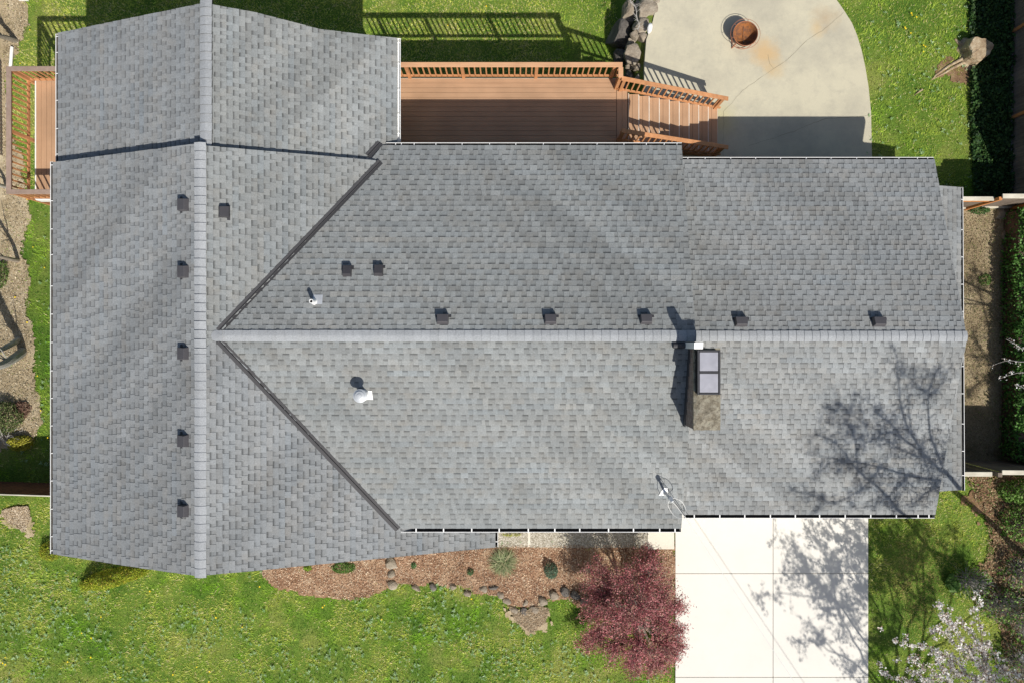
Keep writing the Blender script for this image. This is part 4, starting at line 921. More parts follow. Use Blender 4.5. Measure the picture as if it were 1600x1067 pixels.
# never outside what the picture could see by much
k_ = (H-zg)/F; hide |= (np.abs(gxp) > 830*k_) | (np.abs(gyp) > 560*k_)
gxp, gyp, zg = gxp[~hide], gyp[~hide], zg[~hide]; n = len(gxp)
big_ = fbm(gxp*.42+3, gyp*.42, 1, 4); mid_ = fbm(gxp*1.7, gyp*1.7, 12, 4); sm_ = fbm(gxp*5, gyp*5, 22, 3)
yl = np.clip((big_*.6+mid_*.65+sm_*.35-.665)*5.6, 0, 1)
# the back lawn is drier than the front one, the strip by the house greener
yl = np.where(gyp > 5, np.clip(yl*.9+.42, 0, 1), yl*.88)
yl = np.where((gxp > 5) & (gyp > 3), yl*.55, yl); yl = np.where((gxp < -11) & (gyp < 5) & (gyp > -5), yl*.35, yl)
yl = np.where((gxp > 1.2) & (gxp < 4) & (gyp > 7.5), yl*.6, yl)
g1 = np.array([.072, .190, .018]); g2 = np.array([.260, .490, .034]); g3 = np.array([.570, .610, .115]); g4 = np.array([.74, .64, .33])
dk = np.clip((fbm(gxp*2.6+9, gyp*2.6, 44, 4)-.40)*4.5, 0, 1)[:, None]
c = (g1*(1-dk)+g2*dk); c = c*(1-yl[:, None])+(g3*yl[:, None]); st_ = (rng.random(n) < (.03+.22*yl**2))[:, None]; c = np.where(st_, g4, c)
c = c*rng.uniform(.6, 1.35, n)[:, None]*(.72+.56*fbm(gxp*7, gyp*7, 91, 3))[:, None]
tanp = np.clip(np.exp(-(((gxp-12.5)/.95)**2+((gyp+7.3)/1.6)**2))*(.3+1.3*fbm(gxp*2.2, gyp*2.2, 55, 3)), 0, .9)[:, None]; c = c*(1-tanp)+np.array([.46, .37, .14])*tanp
ang = rng.uniform(0, 2*np.pi, n); lean = rng.uniform(.6, 1.0, n); L_ = rng.uniform(.045, .11, n)*(.8+.6*dk[:, 0]); wd = rng.uniform(.006, .012, n)
tx = np.cos(ang)*lean; ty = np.sin(ang)*lean; b0 = np.stack([gxp, gyp, zg-.005], 1)
tip = b0+np.stack([tx*L_, ty*L_, L_*np.sqrt(np.maximum(1.05-lean**2, .08))], 1); s_ = np.stack([-np.sin(ang), np.cos(ang), np.zeros(n)], 1)*wd[:, None]
v = np.stack([b0-s_, b0+s_, tip], 1).reshape(-1, 3)
meta(mesh_np('grass', v, np.arange(len(v)).reshape(-1, 3), M['grass'], None, np.repeat(c, 3, 0)), kind='stuff')
# --- broad-leaved weeds in the lawn (rosettes)
def rosettes(cx, cy, r, n_leaf, colA, colB, name, lift=.05):
    n = len(cx); a = rng.uniform(0, 2*np.pi, (n, n_leaf)); rr = r[:, None]*rng.uniform(.35, 1, (n, n_leaf))
    px_ = (cx[:, None]+np.cos(a)*rr*.5).ravel(); py_ = (cy[:, None]+np.sin(a)*rr*.5).ravel(); pz_ = gz(px_, py_)+lift+rng.uniform(0, .03, px_.size)
    d = np.stack([np.cos(a).ravel(), np.sin(a).ravel(), rng.uniform(-.1, .45, a.size)], 1); d /= np.linalg.norm(d, axis=1)[:, None]
    nn = rdir(a.size, 2.5); v, f = quads(np.stack([px_, py_, pz_], 1), d, nn, (rr*.55).ravel(), (rr*.17).ravel())
    t = rng.random(a.size)[:, None]; c = np.array(colA)*(1-t)+np.array(colB)*t
    return mesh_np(name, v, f, M['leaf'], None, np.repeat(c*rng.uniform(.75, 1.25, a.size)[:, None], 4, 0))
cx = rng.uniform(-16.2, 4.5, 2600); cy = rng.uniform(-10.8, -6.2, 2600)
ok = (fbm(cx*.9, cy*.9, 77, 3) > .47) & ~inpoly(cx, cy, MULCH) & ~inpoly(cx, cy, SPATCH) & ~((cx > 1.5) & (cy > -8.3)); cx, cy = cx[ok], cy[ok]
cx2 = rng.uniform(11, 14.2, 140); cy2 = rng.uniform(4.5, 10.5, 140); cx3 = rng.uniform(-15.3, -12.0, 260); cy3 = rng.uniform(-4, 4.2, 260); k3 = ~inpoly(cx3, cy3, SOILW)
cx = np.concatenate([cx, cx2, cx3[k3]]); cy = np.concatenate([cy, cy2, cy3[k3]])
meta(rosettes(cx, cy, rng.uniform(.035, .095, len(cx)), 10, (.16, .32, .10), (.44, .56, .33), 'lawn_weeds'), kind='stuff')
# --- ivy in the dark strip and chips on the beds
ix = rng.uniform(13.9, 15.6, 16000); iy = rng.uniform(4.2, 11.2, 16000); kk = inpoly(ix, iy, IVY); ix, iy = ix[kk], iy[kk]
pts = np.stack([ix, iy, 1.22+fbm(ix*3, iy*3, 7)*.35*rng.random(len(ix))], 1)
meta(leaves('ground_cover', pts, .09, .075, [(.03, .075, .02), (.045, .11, .025), (.02, .05, .018), (.07, .13, .035)], M['leaf']), kind='stuff')
def chips(name, poly, n, cols, ln=.055, wd=.016, dz=.05, jit=.2):
    x0 = min(p[0] for p in poly); x1 = max(p[0] for p in poly); y0 = min(p[1] for p in poly); y1 = max(p[1] for p in poly)
    x = rng.uniform(x0, x1, n); y = rng.uniform(y0, y1, n); jx = x+(fbm(x*3, y*3, 5)-.5)*jit; jy = y+(fbm(x*3, y*3, 8)-.5)*jit
    k = inpoly(jx, jy, poly); k_ = (H-1)/F; k &= (np.abs(x) < 830*k_) & (np.abs(y) < 560*k_); x, y = x[k], y[k]
    pts = np.stack([x, y, gz(x, y)+dz+rng.uniform(.0, .03, len(x))], 1)
    cc = np.array(cols)[rng.integers(0, len(cols), len(x))]*(.62+.76*fbm(x*1.3, y*1.3, 61, 4))[:, None]
    return meta(leaves(name, pts, ln, wd, cc, M['chip'], flatness=.85, var=.3), kind='stuff')
chips('bark_chips', MULCH, 34000, [(.45, .28, .175), (.31, .175, .105), (.60, .45, .31), (.22, .12, .075), (.68, .56, .41)], dz=.05)
chips('west_chips', SOILW, 40000, [(.50, .42, .28), (.38, .29, .18), (.66, .58, .43), (.26, .19, .11), (.14, .12, .07)], dz=.035)
chips('east_chips', SOILE, 30000, [(.33, .26, .16), (.26, .19, .11), (.42, .35, .23), (.18, .13, .08), (.13, .16, .05)], ln=.055, wd=.014, dz=.045)
chips('corner_chips', SOILC, 26000, [(.34, .22, .13), (.24, .14, .08), (.46, .36, .22), (.15, .09, .05), (.10, .16, .04)], ln=.07, wd=.022, dz=.045)
chips('patch_chips', SPATCH, 9000, [(.50, .38, .25), (.60, .50, .36), (.42, .30, .19)], ln=.035, wd=.012, dz=.08)
chips('front_patch_chips', SOILF, 9000, [(.46, .38, .26), (.58, .50, .38), (.30, .22, .13)], dz=.04)
# --- dandelions
fm = leafmat('dandelion_petal', .1); 
def dandelion(p, label, group, proto=[None]):
    if proto[0] is None:
        n = 16; a = np.arange(n)*2*np.pi/n; d = np.stack([np.cos(a), np.sin(a), np.full(n, .25)], 1); cc = d*np.array([.010, .010, .01])+np.array([0, 0, .075])
        v, f = quads(cc, d/np.linalg.norm(d, axis=1)[:, None], np.tile([0, 0, 1.0], (n, 1)), np.full(n, .011), np.full(n, .006))
        col = np.tile([.85, .62, .02], (len(v), 1)); o = mesh_np('dandelion', v, f, fm, None, col, True)
        mb = MB(); mb.tube([(0, 0, 0), (.004, 0, .07)], .002, 4); s = mb.build('stalk', M['leaf2'], o, local=True); proto[0] = (o, s)
    else:
        o0, s0 = proto[0]; o = o0.copy(); s = s0.copy(); COL.objects.link(o); COL.objects.link(s); s.parent = o
    o.location = p; s_ = rnd.uniform(1.0, 1.5); o.scale = (s_, s_, 1); meta(o, label, 'dandelion', group)
M['leaf2'] = simple('green_stalk', (.10, .20, .04))
for x, y in [(236, 922), (160, 962), (130, 987), (145, 995), (144, 1025), (108, 1032), (190, 1056), (272, 1052), (309, 1040), (329, 1047), (328, 1063), (339, 963), (380, 978), (11, 1025), (7, 1034), (11, 1036), (407, 915), (508, 944), (597, 966), (737, 934), (505, 947), (17, 1067)]:
    dandelion(G(x, y), 'small yellow dandelion flower open in the front lawn', 'dandelions in the front lawn')
for x, y in [(1422, 23), (1423, 26), (1430, 29), (1412, 45), (1413, 47), (1421, 54), (1441, 73), (1444, 75), (1441, 83), (49, 49), (104, 30), (34, 101), (700, 42), (870, 60), (760, 12)]:
    dandelion(G(x, y), 'small yellow dandelion flower open in the back lawn', 'dandelions in the back lawn')
for x, y in [(45, 313), (54, 387), (72, 419), (61, 587), (45, 504), (66, 641), (26, 465), (77, 683)]:
    dandelion(G(x, y), 'small yellow dandelion flower in the strip between the west soil and the house', 'dandelions in the west strip')

# --- trees and shrubs
def limb(mb, a, b, r0, r1, wob=.08, n=8, sides=7, sag=0):
    a = Vector(a); b = Vector(b); L = (b-a).length; pts = []; off = Vector((0, 0, 0))
    for k in range(n+1):
        t = k/n; off += Vector((rnd.gauss(0, 1), rnd.gauss(0, 1), rnd.gauss(0, 1)*.6))*wob*L/n; env = math.sin(math.pi*t)
        q = a.lerp(b, t)+off*env; q.z += sag*env; pts.append(q)
    mb.tube(pts, [r0+(r1-r0)*k/n for k in range(n+1)], sides); return pts
def infr(p, m_=6):     # would this point show inside the picture?
    k = F/(H-p.z); return abs(p.x*k) < 800+m_ and abs(p.y*k) < 533.5+m_
# red maple
mp = G(990, 957); maple = empty('red_maple', (mp.x, mp.y, mp.z), 'red leaved ornamental maple with lacy crown at the left edge of the driveway', 'tree')
tb = MB(); base = Vector((mp.x, mp.y, mp.z)); hub = base+Vector((-.05, .1, .7)); limb(tb, base-Vector((0, 0, .05)), hub, .11, .085, .05, 5, 10)
lobes = [(935, 895, .62, 2.5), (905+30, 925, .50, 2.3), (975, 905, .45, 3.1), (1015, 895, .60, 2.8), (1035, 930, .62, 2.7), (1040, 965, .62, 2.6), (1045, 1005, .50, 2.2), (1000, 950, .70, 3.3), (960, 965, .62, 3.0),
         (930, 985, .42, 2.1), (915, 1005, .34, 1.7), (960, 1010, .60, 2.3), (1000, 1015, .62, 2.5), (1035, 1035, .42, 1.8), (990, 1038, .45, 1.9), (925, 955, .45, 2.4), (1058, 985, .34, 2.1), (1050, 1020, .36, 1.9), (1020, 1045, .3, 1.5), (1010, 870, .35, 2.3), (1062, 945, .28, 2.4), (1063, 1008, .22, 1.9)]
LP = []; LC = []
for (x, y, r_, z_) in lobes:
    c0 = pw(x, y, z_); tip_pts = limb(tb, hub, c0, .05, .018, .12, 7, 6)
    for _ in range(int(54*r_/.5)):
        d = rdir(1)[0]; d[2] = abs(d[2])*.55-.12; e = Vector(c0)+Vector(d)*r_*rnd.uniform(.6, 1.08); st0 = tip_pts[rnd.randint(4, 7)]
        tw = limb(tb, st0, e, .010, .0035, .15, 4, 3)
        for q in tw[1:]:
            m_ = rnd.randint(8, 15); LP.append(np.array(q)+rng.normal(size=(m_, 3))*np.array([.07, .07, .045]))
            LC.append(np.tile(np.array(rnd.choice([(.27, .080, .090), (.34, .110, .118), (.19, .060, .068), (.44, .19, .19), (.13, .055, .050), (.30, .18, .13)])), (m_, 1)))
tb.build('trunk', M['bark'], maple); LP = np.concatenate(LP); LC = np.concatenate(LC)
leaves('crown', LP, .058, .024, LC*1.45, M['leaf'], maple, .5, .35)
# flowering trees: tree 1 (front right corner), tree 2 (tall, its shade lies on the garage roof), tree 3 (right edge)
BC = [(.84, .81, .79), (.90, .88, .86), (.74, .68, .66), (.93, .92, .90), (.62, .55, .48), (.26, .16, .12)]
def blossoms(pts_list, name, parent, dens, spread, size=.034):
    P_ = []
    for q in pts_list:
        m_ = rnd.randint(max(1, dens-3), dens+3); P_.append(np.array(q)+rng.normal(size=(m_, 3))*spread)
    P_ = np.concatenate(P_); return leaves(name, P_, size, size*.9, BC, M['petal'], parent, .4, .12)
t1 = empty('flowering_tree', (14.2, -15.3, 1.1), 'white blossoming tree reaching into the bottom right corner', 'tree')
tb = MB(); fk = Vector((13.5, -14.3, 4.4)); limb(tb, (14.2, -15.3, 1.0), fk, .16, .12, .05, 6, 10); BP = []
vis = [[(1560, 1085), (1540, 1050), (1516, 1022), (1490, 985), (1478, 965), (1464, 942)], [(1545, 1060), (1537, 1010), (1531, 975), (1524, 930)], [(1530, 1075), (1500, 1040), (1470, 1020), (1440, 1010), (1405, 1003)],
       [(1510, 1085), (1475, 1062), (1450, 1045), (1425, 1027)], [(1480, 1090), (1450, 1068), (1415, 1062), (1378, 1052)], [(1600, 1095), (1575, 1050), (1560, 1043), (1548, 1010), (1530, 1003)], [(1540, 1045), (1500, 1015), (1480, 990), (1458, 985)],
       [(1570, 1085), (1540, 1062), (1500, 1050), (1470, 1048)], [(1540, 1040), (1525, 1000), (1505, 975), (1500, 970)], [(1610, 1060), (1590, 1055), (1570, 1045)], [(1560, 1080), (1528, 1040), (1520, 1015), (1512, 1010)], [(1520, 1095), (1500, 1070), (1475, 1075), (1440, 1068)], [(1590, 1100), (1570, 1070), (1545, 1055), (1530, 1062)],
       [(1500, 1100), (1485, 1062), (1470, 1040), (1462, 1020)], [(1540, 1100), (1515, 1068), (1490, 1050), (1485, 1030)], [(1560, 1100), (1548, 1070), (1535, 1040), (1545, 1020)], [(1470, 1100), (1462, 1075), (1440, 1055), (1420, 1052)]]
VH = [pw(x, y, z) for x, y, z in ((1440, 1125, 4.0), (1505, 1120, 3.8), (1560, 1115, 4.2), (1625, 1085, 4.2))]
for q in VH: limb(tb, fk, q, .045, .022, .22, 8, 6)
for k, ln_ in enumerate(vis):
    zz = rnd.uniform(3.6, 4.6); ps = [pw(x, y, zz+.1*i_) for i_, (x, y) in enumerate(ln_)]; limb(tb, min(VH, key=lambda q: (q-ps[0]).length), ps[0], .018, .013, .12, 5, 5)
    ps = smooth_path(ps, 6); tb.tube(ps, [.014-.010*i_/(len(ps)-1) for i_ in range(len(ps))], 5)
    for i_, q in enumerate(ps):
        if rnd.random() < .9:
            s_ = q+Vector((rnd.gauss(0, .05), rnd.gauss(0, .05), rnd.gauss(0, .04))); BP.append(s_)
            if rnd.random() < .28: BP.append(q+Vector((rnd.gauss(0, .17), rnd.gauss(0, .17), rnd.gauss(0, .05))))
blossoms(BP, 'blossom', t1, 21, .040, .056)
UNS = lambda p, h_: Vector((p.x-SX*h_, p.y-SY*h_, p.z+h_))
tg = [(1375, 830), (1385, 880), (1380, 920), (1372, 960), (1395, 1000), (1380, 1040), (1400, 815), (1420, 840), (1450, 860), (1470, 840), (1480, 870), (1495, 830), (1440, 815), (1470, 900), (1490, 905), (1410, 1000), (1500, 870), (1400, 880), (1455, 920), (1430, 935), (1368, 1000), (1215, 835), (1240, 850), (1225, 885), (1265, 830), (1285, 860), (1300, 900), (1275, 930), (1262, 975), (1250, 1000), (1320, 880), (1335, 910), (1345, 850), (1330, 950), (1345, 980), (1315, 995), (1350, 1030), (1335, 1050), (1300, 870), (1325, 925), (1350, 935), (1240, 905), (1265, 905), (1290, 955), (1320, 840), (1390, 850), (1410, 900), (1440, 870), (1400, 950), (1375, 990), (1450, 830), (1425, 960), (1250, 870), (1180, 935), (1310, 815), (1345, 820), (1360, 890), (1340, 1065)]
BP2 = []; HUBS = []
for (x, y, h_) in ((1262, 880, 5.6), (1262, 960, 5.4), (1330, 860, 5.2), (1335, 960, 5.0), (1420, 880, 4.6), (1415, 960, 4.6), (1345, 1040, 4.8), (1455, 850, 5.0), (1480, 900, 4.8), (1385, 830, 5.0)):
    hb = UNS(pw(x+45, y+60, ZD), h_); limb(tb, fk, hb, .05, .020, .30, 12, 7); HUBS.append(hb)
for k, (x, y) in enumerate(tg):
    g_ = pw(x, y, ZD); h_ = rnd.uniform(4.6, 5.9); e = UNS(g_, h_)
    if infr(e, 40): e = UNS(g_, 6.2)
    hb = min(HUBS, key=lambda q: (q-e).length); ps = limb(tb, hb, e, .022, .006, .22, 10, 5)
    for q in ps[5:]:
        for _ in range(4):
            s_ = q+Vector((rnd.gauss(0, .24), rnd.gauss(0, .24), rnd.gauss(0, .15)))
            if infr(s_, 12): continue
            tb.tube([q, s_], [.006, .003], 3, False)
            for w_ in range(3): BP2.append(q.lerp(s_, (w_+1)/3))
blossoms(BP2, 'blossom', t1, 5, .035, .055)
tb.build('trunk', M['bark'], t1)
# tree 2
t2 = empty('tall_flowering_tree', (16.35, -6.9, 1.1), 'tall mostly bare flowering tree at the right edge, throwing branching shade on the garage roof', 'tree')
tb = MB(); fk2 = Vector((14.6, -7.6, 6.4)); limb(tb, (16.35, -6.9, 1.0), fk2, .085, .075, .14, 9, 10)
zr = lambda zx, zy: (1200+zx/4, 534+zy/4)
br = [([(1180, 880), (1130, 850), (950, 680), (840, 600), (760, 500), (660, 430)], .055, .5), ([(1080, 760), (1040, 650), (1010, 560), (1000, 330), (1040, 200), (1080, 150)], .04, .3), ([(950, 660), (870, 530), (830, 400), (815, 250), (800, 80)], .04, .25),
      ([(1130, 870), (980, 850), (870, 830), (700, 780), (500, 740), (250, 700)], .05, .8), ([(800, 1040), (760, 980), (680, 900), (560, 800), (430, 640), (300, 570)], .05, .9), ([(560, 800), (540, 600), (500, 520), (350, 500)], .03, .8),
      ([(900, 580), (880, 380), (930, 150)], .022, .3), ([(840, 600), (740, 560), (640, 620), (560, 600)], .02, .5), ([(1000, 720), (900, 700), (760, 620), (700, 450), (580, 340), (530, 320)], .025, .45), ([(700, 780), (600, 900), (420, 1000), (300, 960), (180, 930)], .025, .9),
      ([(1000, 330), (900, 240), (820, 180)], .015, .3), ([(1005, 330), (1070, 280), (1150, 130)], .015, .2), ([(500, 740), (380, 760), (270, 850)], .018, .9), ([(870, 830), (820, 900), (700, 1000), (560, 1040)], .02, .9), ([(1060, 900), (960, 960), (900, 1030)], .03, .9), ([(700, 560), (560, 480), (440, 370)], .014, .7), ([(540, 600), (460, 460), (360, 400)], .014, .7),
      ([(1080, 760), (1130, 640), (1180, 480)], .018, .5), ([(950, 680), (1000, 800), (1060, 900)], .02, .5)]
BP = []
for pts_, r_, dn in br:
    ps = []; nn_ = len(pts_)
    for i_, (zx, zy) in enumerate(pts_):
        rp = GS.un(*zr(zx, zy)); far = min(1, math.hypot(1200-zx, 900-zy)/1000); h_ = 3.7+2.6*far; ps.append(UNS(rp, h_))
    ps = smooth_path(ps, 5); tb.tube(ps, [r_*(1-.8*i_/(len(ps)-1)) for i_ in range(len(ps))], 6)
    for q in ps:
        for _ in range(5):
            s_ = q+Vector((rnd.gauss(0, .32), rnd.gauss(0, .32), rnd.gauss(0, .2)))
            if infr(s_, 12): continue
            tb.tube([q, q.lerp(s_, .5)+Vector((rnd.gauss(0, .04), rnd.gauss(0, .04), 0)), s_], [.007, .005, .003], 3, False)
            if rnd.random() < dn*.7:
                for w_ in range(3): BP.append(q.lerp(s_, .4+.2*w_)+Vector((rnd.gauss(0, .03), rnd.gauss(0, .03), 0)))
for gp in ([(1640, 640), (1570, 560), (1545, 510), (1528, 450), (1520, 410)], [(1570, 560), (1540, 555), (1520, 520)], [(1600, 600), (1565, 590), (1530, 600), (1515, 620)], [(1545, 510), (1560, 460), (1555, 420)], [(1640, 660), (1580, 610), (1550, 565), (1515, 555)], [(1528, 450), (1512, 440)]):
    ps = smooth_path([UNS(pw(x, y, 1.2), 5.6) for x, y in gp], 5); tb.tube(ps, [.035-.022*i_/(len(ps)-1) for i_ in range(len(ps))], 6)
    for q in ps:
        for _ in range(3):
            s_ = q+Vector((rnd.gauss(0, .25), rnd.gauss(0, .25), rnd.gauss(0, .2)))
            if infr(s_, 12): continue
            tb.tube([q, s_], [.008, .003], 3, False)
            for w_ in range(3): BP.append(q.lerp(s_, .4+.2*w_))
tb.tube([fk2, UNS(pw(1640, 640, 1.2), 5.6)], [.09, .035], 7)
tb.tube([fk2, UNS(GS.un(*zr(1180, 880)), 3.75)], [.075, .055], 8); fk4 = Vector((14.9, -10.2, 5.4)); limb(tb, (16.6, -8.2, 1.0), fk4, .09, .06, .08, 8, 8); limb(tb, fk4, UNS(GS.un(*zr(800, 1040)), 4.3), .06, .045, .12, 7, 8)
tb.build('trunk', M['bark'], t2); blossoms(BP, 'blossom', t2, 5, .045, .045)
# tree 3: sprays of blossom at the right edge
t3 = empty('flowering_tree', (17.6, -1.6, 1.2), 'blossoming tree behind the right hedge with three thin sprays in view', 'tree'); tb = MB(); BP = []
fk3 = Vector((17.3, -1.2, 3.6)); limb(tb, (17.6, -1.6, 1.1), fk3, .12, .08, .05, 6, 8)
for ln_ in ([(1640, 555), (1600, 565), (1575, 563), (1550, 571)], [(1640, 590), (1600, 582), (1580, 585), (1560, 592)], [(1640, 610), (1605, 607), (1586, 600)], [(1630, 535), (1600, 545), (1585, 537), (1572, 530)]):
    ps = [pw(x, y, 4.2) for x, y in ln_]; limb(tb, fk3, ps[0], .03, .012, .05, 5, 5); ps = smooth_path(ps, 5); tb.tube(ps, [.010-.007*i_/(len(ps)-1) for i_ in range(len(ps))], 5)
    BP += [q+Vector((rnd.gauss(0, .05), rnd.gauss(0, .05), 0)) for q in ps if rnd.random() < .55]
tb.build('trunk', M['palebark'], t3); blossoms(BP, 'blossom', t3, 6, .03, .04)
# leaning bare trunks at the left edge
def leaner(name, pts, rr, label, mat, shadow_extra=()):
    P0 = G(*pts[0][:2]); o = empty(name, P0, label, 'tree'); mb = MB()
    ps = [P0+Vector((0, 0, -.05))]+[pw(x, y, P0.z+z) for x, y, z in pts[1:]]; ps = smooth_path(ps, 5); mb.tube(ps, [rr*(1-.5*i_/(len(ps)-1)) for i_ in range(len(ps))], 9)
    for _ in range(14):
        q = ps[rnd.randint(len(ps)//3, len(ps)-1)]; e = q+Vector((rnd.uniform(-.9, .15), rnd.uniform(-.5, .7), rnd.uniform(.2, .8))); limb(mb, q, e, .02, .005, .15, 4, 4)
    mb.build('trunk', mat, o); return o
leaner('bare_tree', [(35, 549), (20, 561, .7), (0, 571, 1.3), (-40, 575, 2.2), (-90, 560, 3.2)], .15, 'leaning bare tree with pale smooth trunk at the left edge, level with the house middle', M['palebark'])
leaner('bare_tree', [(29, 530), (14, 540, .55), (-5, 547, 1.0), (-50, 545, 2.0)], .10, 'thinner pale leaning trunk just above the thick leaning one at the left edge', M['palebark'])
leaner('bare_tree', [(29, 408), (15, 405, .5), (-5, 401, 1.0), (-50, 396, 2.0), (-90, 400, 3.0)], .07, 'slim leaning bare tree at the left edge below the side deck', M['bark'])
leaner('bare_tree', [(26, 64), (12, 60, .4), (-8, 56, .9), (-50, 50, 1.8)], .09, 'leaning bare tree at the left edge near the top', M['bark'])
leaner('bare_tree', [(10, 292), (4, 291, .3), (-8, 289, .7), (-50, 285, 1.7)], .07, 'leaning bare tree at the left edge beside the lower end of the side deck', M['palebark'])
def shrub(name, px_, py_, rx_, ry_, h_, rot, cols, n, label, cat='shrub', twigs=40, leafsize=(.05, .03), tmat='darkbark', zl=None, bare=0):
    c = G(px_, py_); o = empty(name, c, label, cat); mb = MB(); P_ = []; ca, sa = math.cos(rot), math.sin(rot)
    for _ in range(twigs):
        d = rdir(1)[0]; d[2] = abs(d[2]); x = d[0]*rx_; y = d[1]*ry_; s_ = rnd.uniform(.75, 1.1); e = c+Vector(((x*ca-y*sa)*s_, (x*sa+y*ca)*s_, d[2]*h_*s_))
        limb(mb, c+Vector((rnd.uniform(-.06, .06), rnd.uniform(-.06, .06), 0)), e, .012, .003, .18, 5, 3)
    mb.build('stems', M[tmat], o)
    if n:
        d = rdir(n); d[:, 2] = np.abs(d[:, 2]); lump = .8+.35*fbm(d[:, 0]*2.5+px_, d[:, 1]*2.5+d[:, 2]*2, int(px_)); r_ = rng.uniform(.55, 1.0, n)**.5*lump
        x = d[:, 0]*rx_*r_; y = d[:, 1]*ry_*r_; pts = np.stack([c.x+x*ca-y*sa, c.y+x*sa+y*ca, c.z+.03+d[:, 2]*h_*r_], 1); leaves('foliage', pts, leafsize[0], leafsize[1], cols, M['leaf'], o, .35, .3)
    return o
GOLD = [(.34, .41, .03), (.43, .47, .04), (.24, .32, .025), (.40, .32, .05), (.17, .24, .02)]
shrub('golden_shrub', 182, 899, 1.20, .30, .62, .24, GOLD, 8000, 'long golden green shrub half hidden under the lower left roof edge', leafsize=(.05, .022))
shrub('golden_shrub', 84, 858, .42, .32, .4, .3, GOLD, 1800, 'small golden shrub peeking out at the bottom left roof corner', leafsize=(.04, .02))
shrub('yellow_shrub', 36, 691, .42, .26, .35, .1, [(.42, .40, .04), (.34, .35, .04), (.50, .45, .08)], 2600, 'flat yellow green shrub in front of the shaded fence at the left', leafsize=(.045, .025))
shrub('green_shrub', 8, 652, .65, .55, .55, .0, [(.10, .17, .04), (.18, .22, .08), (.25, .26, .12), (.06, .11, .03)], 3500, 'grey green shrub with twigs at the left edge above the yellow one', twigs=70)
shrub('dry_twig_bush', 6, 680, .75, .45, .7, .0, [], 0, 'leafless bush of pale twigs overlapping the yellow shrub', twigs=70, tmat='palebark')
shrub('dark_green_plant', 4, 430, .25, .5, .3, 0, [(.08, .16, .03), (.14, .24, .05)], 900, 'low green plant at the left edge between the leaning trees')
shrub('bare_shrub', 36, 640, .3, .3, .15, 0, [(.28, .17, .12), (.20, .12, .09)], 900, 'low heap of brown twigs beside the green shrub at the left', twigs=40)
shrub('groundcover_clump', 538, 885, .42, .2, .14, 0, [(.08, .18, .03), (.14, .26, .05)], 1400, 'low green clump in the mulch close to the roof edge, left of the stone column', 'plant', 10, (.04, .022))
shrub('lime_plant', 482, 886, .14, .10, .12, 0, [(.22, .36, .03), (.30, .44, .05)], 350, 'tiny lime green plant at the left end of the mulch bed', 'plant', 8, (.04, .022))
shrub('small_plant', 647, 882, .10, .10, .12, 0, [(.08, .20, .07), (.14, .28, .10)], 260, 'tiny green plant in the mulch right of the stone column', 'plant', 8, (.035, .02))
shrub('small_plant', 735, 892, .11, .11, .16, 0, [(.07, .15, .06), (.14, .24, .10)], 300, 'small dark green plant in the mulch left of the ornamental grass', 'plant', 8, (.035, .02))
shrub('grey_green_shrub', 861, 889, .22, .26, .42, 0, [(.12, .20, .13), (.20, .30, .20), (.09, .16, .10)], 1500, 'upright grey green herb in the mulch between the grass tuft and the maple', 'plant', 30, (.045, .016))
shrub('lime_plant', 800, 834, .35, .06, .1, 0, [(.40, .44, .05), (.50, .50, .08)], 240, 'yellow green weeds along the joint of the walkway under the gutter', 'plant', 6, (.035, .02))
shrub('green_mound', 1015, 872, .35, .22, .5, 0, [(.14, .17, .03), (.24, .25, .04), (.08, .11, .02)], 1500, 'olive green mound between the walkway and the maple crown', 'shrub', 20)
# ornamental grass tuft
og = G(786, 876); o = empty('ornamental_grass', og, 'large tuft of pale green ornamental grass in the mulch near the walkway', 'grass tuft'); n = 1500
a = rng.uniform(0, 2*np.pi, n); L_ = rng.uniform(.16, .50, n); el = rng.uniform(.15, 1.0, n); b0 = np.array(og)+np.stack([rng.normal(0, .07, n), rng.normal(0, .07, n), np.zeros(n)], 1)
m1_ = b0+np.stack([np.cos(a)*L_*.45, np.sin(a)*L_*.45, L_*.55*el], 1); e1 = b0+np.stack([np.cos(a)*L_, np.sin(a)*L_, L_*.45*el], 1); s_ = np.stack([-np.sin(a), np.cos(a), 0*a], 1)*.006
v = np.stack([b0-s_, b0+s_, m1_+s_, m1_-s_, e1], 1).reshape(-1, 3); q = np.arange(n)*5; f = np.concatenate([np.stack([q, q+1, q+2], 1), np.stack([q, q+2, q+3], 1), np.stack([q+3, q+2, q+4], 1)])
c = np.array([(.26, .32, .16), (.36, .38, .20), (.16, .22, .09), (.46, .42, .25)])[rng.integers(0, 4, n)]; mesh_np('blades', v, f, M['grass'], o, np.repeat(c, 5, 0))
# right hand hedge, corner thickets
he = empty('ivy_hedge', (16.2, -.2, 1.2), 'bright green leafy hedge along the right edge beside the side yard', 'hedge'); n = 26000
hx = rng.uniform(0, 1, n); hy = rng.uniform(-3.6, 4.0, n); top_ = 2.45+.25*fbm(hy*1.5, hx*3, 3)
face_ = rng.random(n) < .10; x_ = np.where(face_, 15.2+rng.uniform(-.06, .10, n)+.2*(fbm(hy*2, hy*0, 6)-.5), 15.22+.35*(fbm(hy*2.5, hy*0, 16)-.5)+hx*1.8); z_ = np.where(face_, rng.uniform(1.25, 2.0, n), 1.84+.25*fbm(hy*1.5, hx*3, 3)+hx*.9+rng.uniform(-.12, .05, n))
leaves('foliage', np.stack([x_, hy, z_], 1), .085, .065, [(.07, .19, .03), (.11, .26, .05), (.16, .32, .08), (.05, .12, .02)], M['leaf'], he, .3, .3)
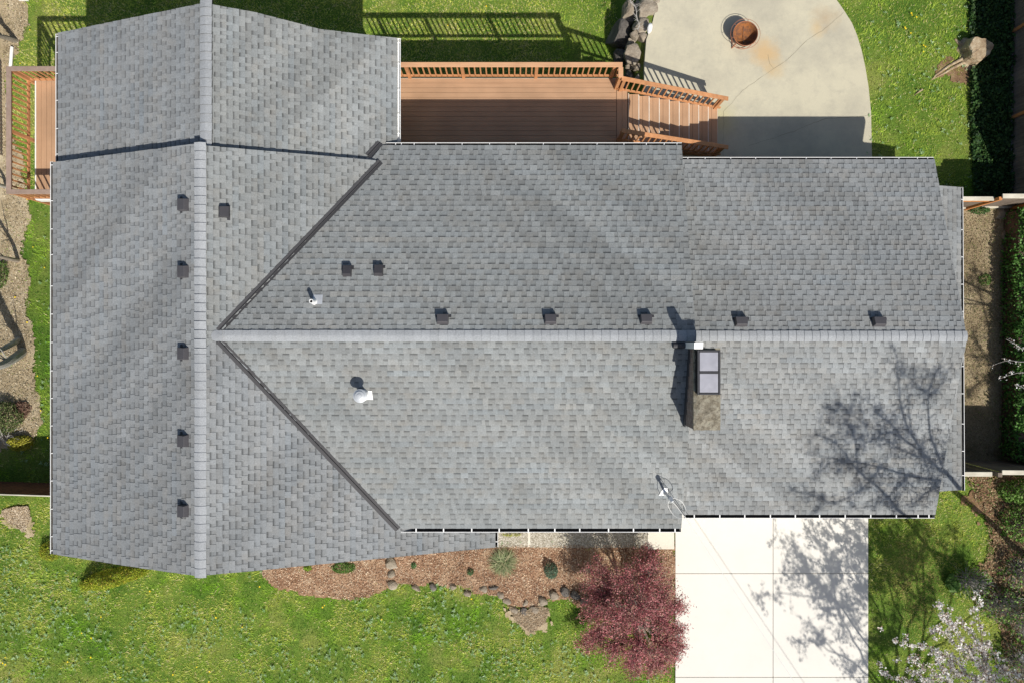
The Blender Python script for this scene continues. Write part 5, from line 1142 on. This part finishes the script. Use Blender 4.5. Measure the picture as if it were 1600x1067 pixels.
mb = MB(); mb.add([(15.24, -3.55, 1.0), (17.0, -3.55, 1.0), (17.0, 3.95, 1.0), (15.24, 3.95, 1.0), (15.24, -3.55, 1.88), (17.0, -3.55, 2.65), (17.0, 3.95, 2.65), (15.24, 3.95, 1.88)], [(0,3,2,1),(4,5,6,7),(0,1,5,4),(1,2,6,5),(2,3,7,6),(3,0,4,7)]); mb.build('shade_core', M['darkbark'], he)  # dark box left showing as painted shade on the hedge's left face
GRN = [(.10, .22, .03), (.16, .32, .05), (.24, .38, .10), (.06, .12, .02)]; DRY = [(.28, .21, .13), (.36, .28, .18), (.10, .18, .04), (.16, .11, .07)]
for (x, y, a, b, h_, tw, nl, cols, lb, nm) in [
    (1585, 765, .65, .4, .7, 60, 1300, GRN, 'leafy green bramble just below the right fence', 'bramble'), (1592, 815, .75, .6, .8, 90, 1500, GRN, 'green and twiggy bush at the right edge below the bramble', 'bush'),
    (1510, 905, .7, .55, .7, 120, 350, GRN, 'grey leafless bush with a few green leaves beside the side lawn', 'bush'), (1590, 890, .75, .6, .9, 120, 900, DRY+GRN, 'tangled reddish bush at the right edge', 'bush'),
    (1560, 940, .8, .6, .8, 130, 800, GRN+DRY, 'tangle of thin brown stems above the blossom sprays', 'bush'), (1596, 965, .7, .7, .8, 110, 900, GRN+DRY, 'brown twiggy bush at the right edge above the corner', 'bush'),
    (1590, 1030, .8, .7, .8, 120, 1100, GRN+DRY, 'dark twiggy bush in the bottom right corner behind the blossoms', 'bush')]:
    shrub(nm, x, y, a, b, h_, 0, cols, nl, lb, 'bush', int(tw*1.5), (.075, .05), 'palebark' if y > 850 else 'bark')
shrub('leafy_weed', 1484, 908, .2, .28, .35, .2, [(.18, .34, .08), (.26, .42, .12)], 170, 'bright green leafy shoots left of the grey bush', 'plant', 8, (.13, .08))
shrub('small_bush', 1528, 330, .35, .12, .25, 0, [(.05, .13, .03), (.09, .19, .05)], 500, 'low green plant at the foot of the gate', 'plant', 8)
shrub('weed_clump', 1537, 438, .22, .2, .12, 0, [(.10, .20, .04), (.16, .26, .06)], 300, 'green weed clump in the sunlit side yard soil', 'plant', 6)
# bare twig above the rock wall
tw = empty('bare_twig', (3.95, 11.5, 1.3), 'thin white leafless branch hanging over the rocks at the top edge', 'branch'); mb = MB()
ps = smooth_path([pw(975, -40, 2.0), pw(984, 0, 2.0), pw(993, 12, 1.95), (pw(995, 27, 1.9)), pw(999, 40, 1.85), pw(997, 46, 1.8)], 4); mb.tube(ps, [.014-.008*i_/(len(ps)-1) for i_ in range(len(ps))], 5)
for q in ps[3:]:
    for _ in range(2): mb.tube([q, q+Vector((rnd.uniform(-.2, .25), rnd.uniform(-.12, .16), rnd.uniform(-.05, .1)))], [.006, .002], 4)
mb.build('twigs', M['palebark'], tw)
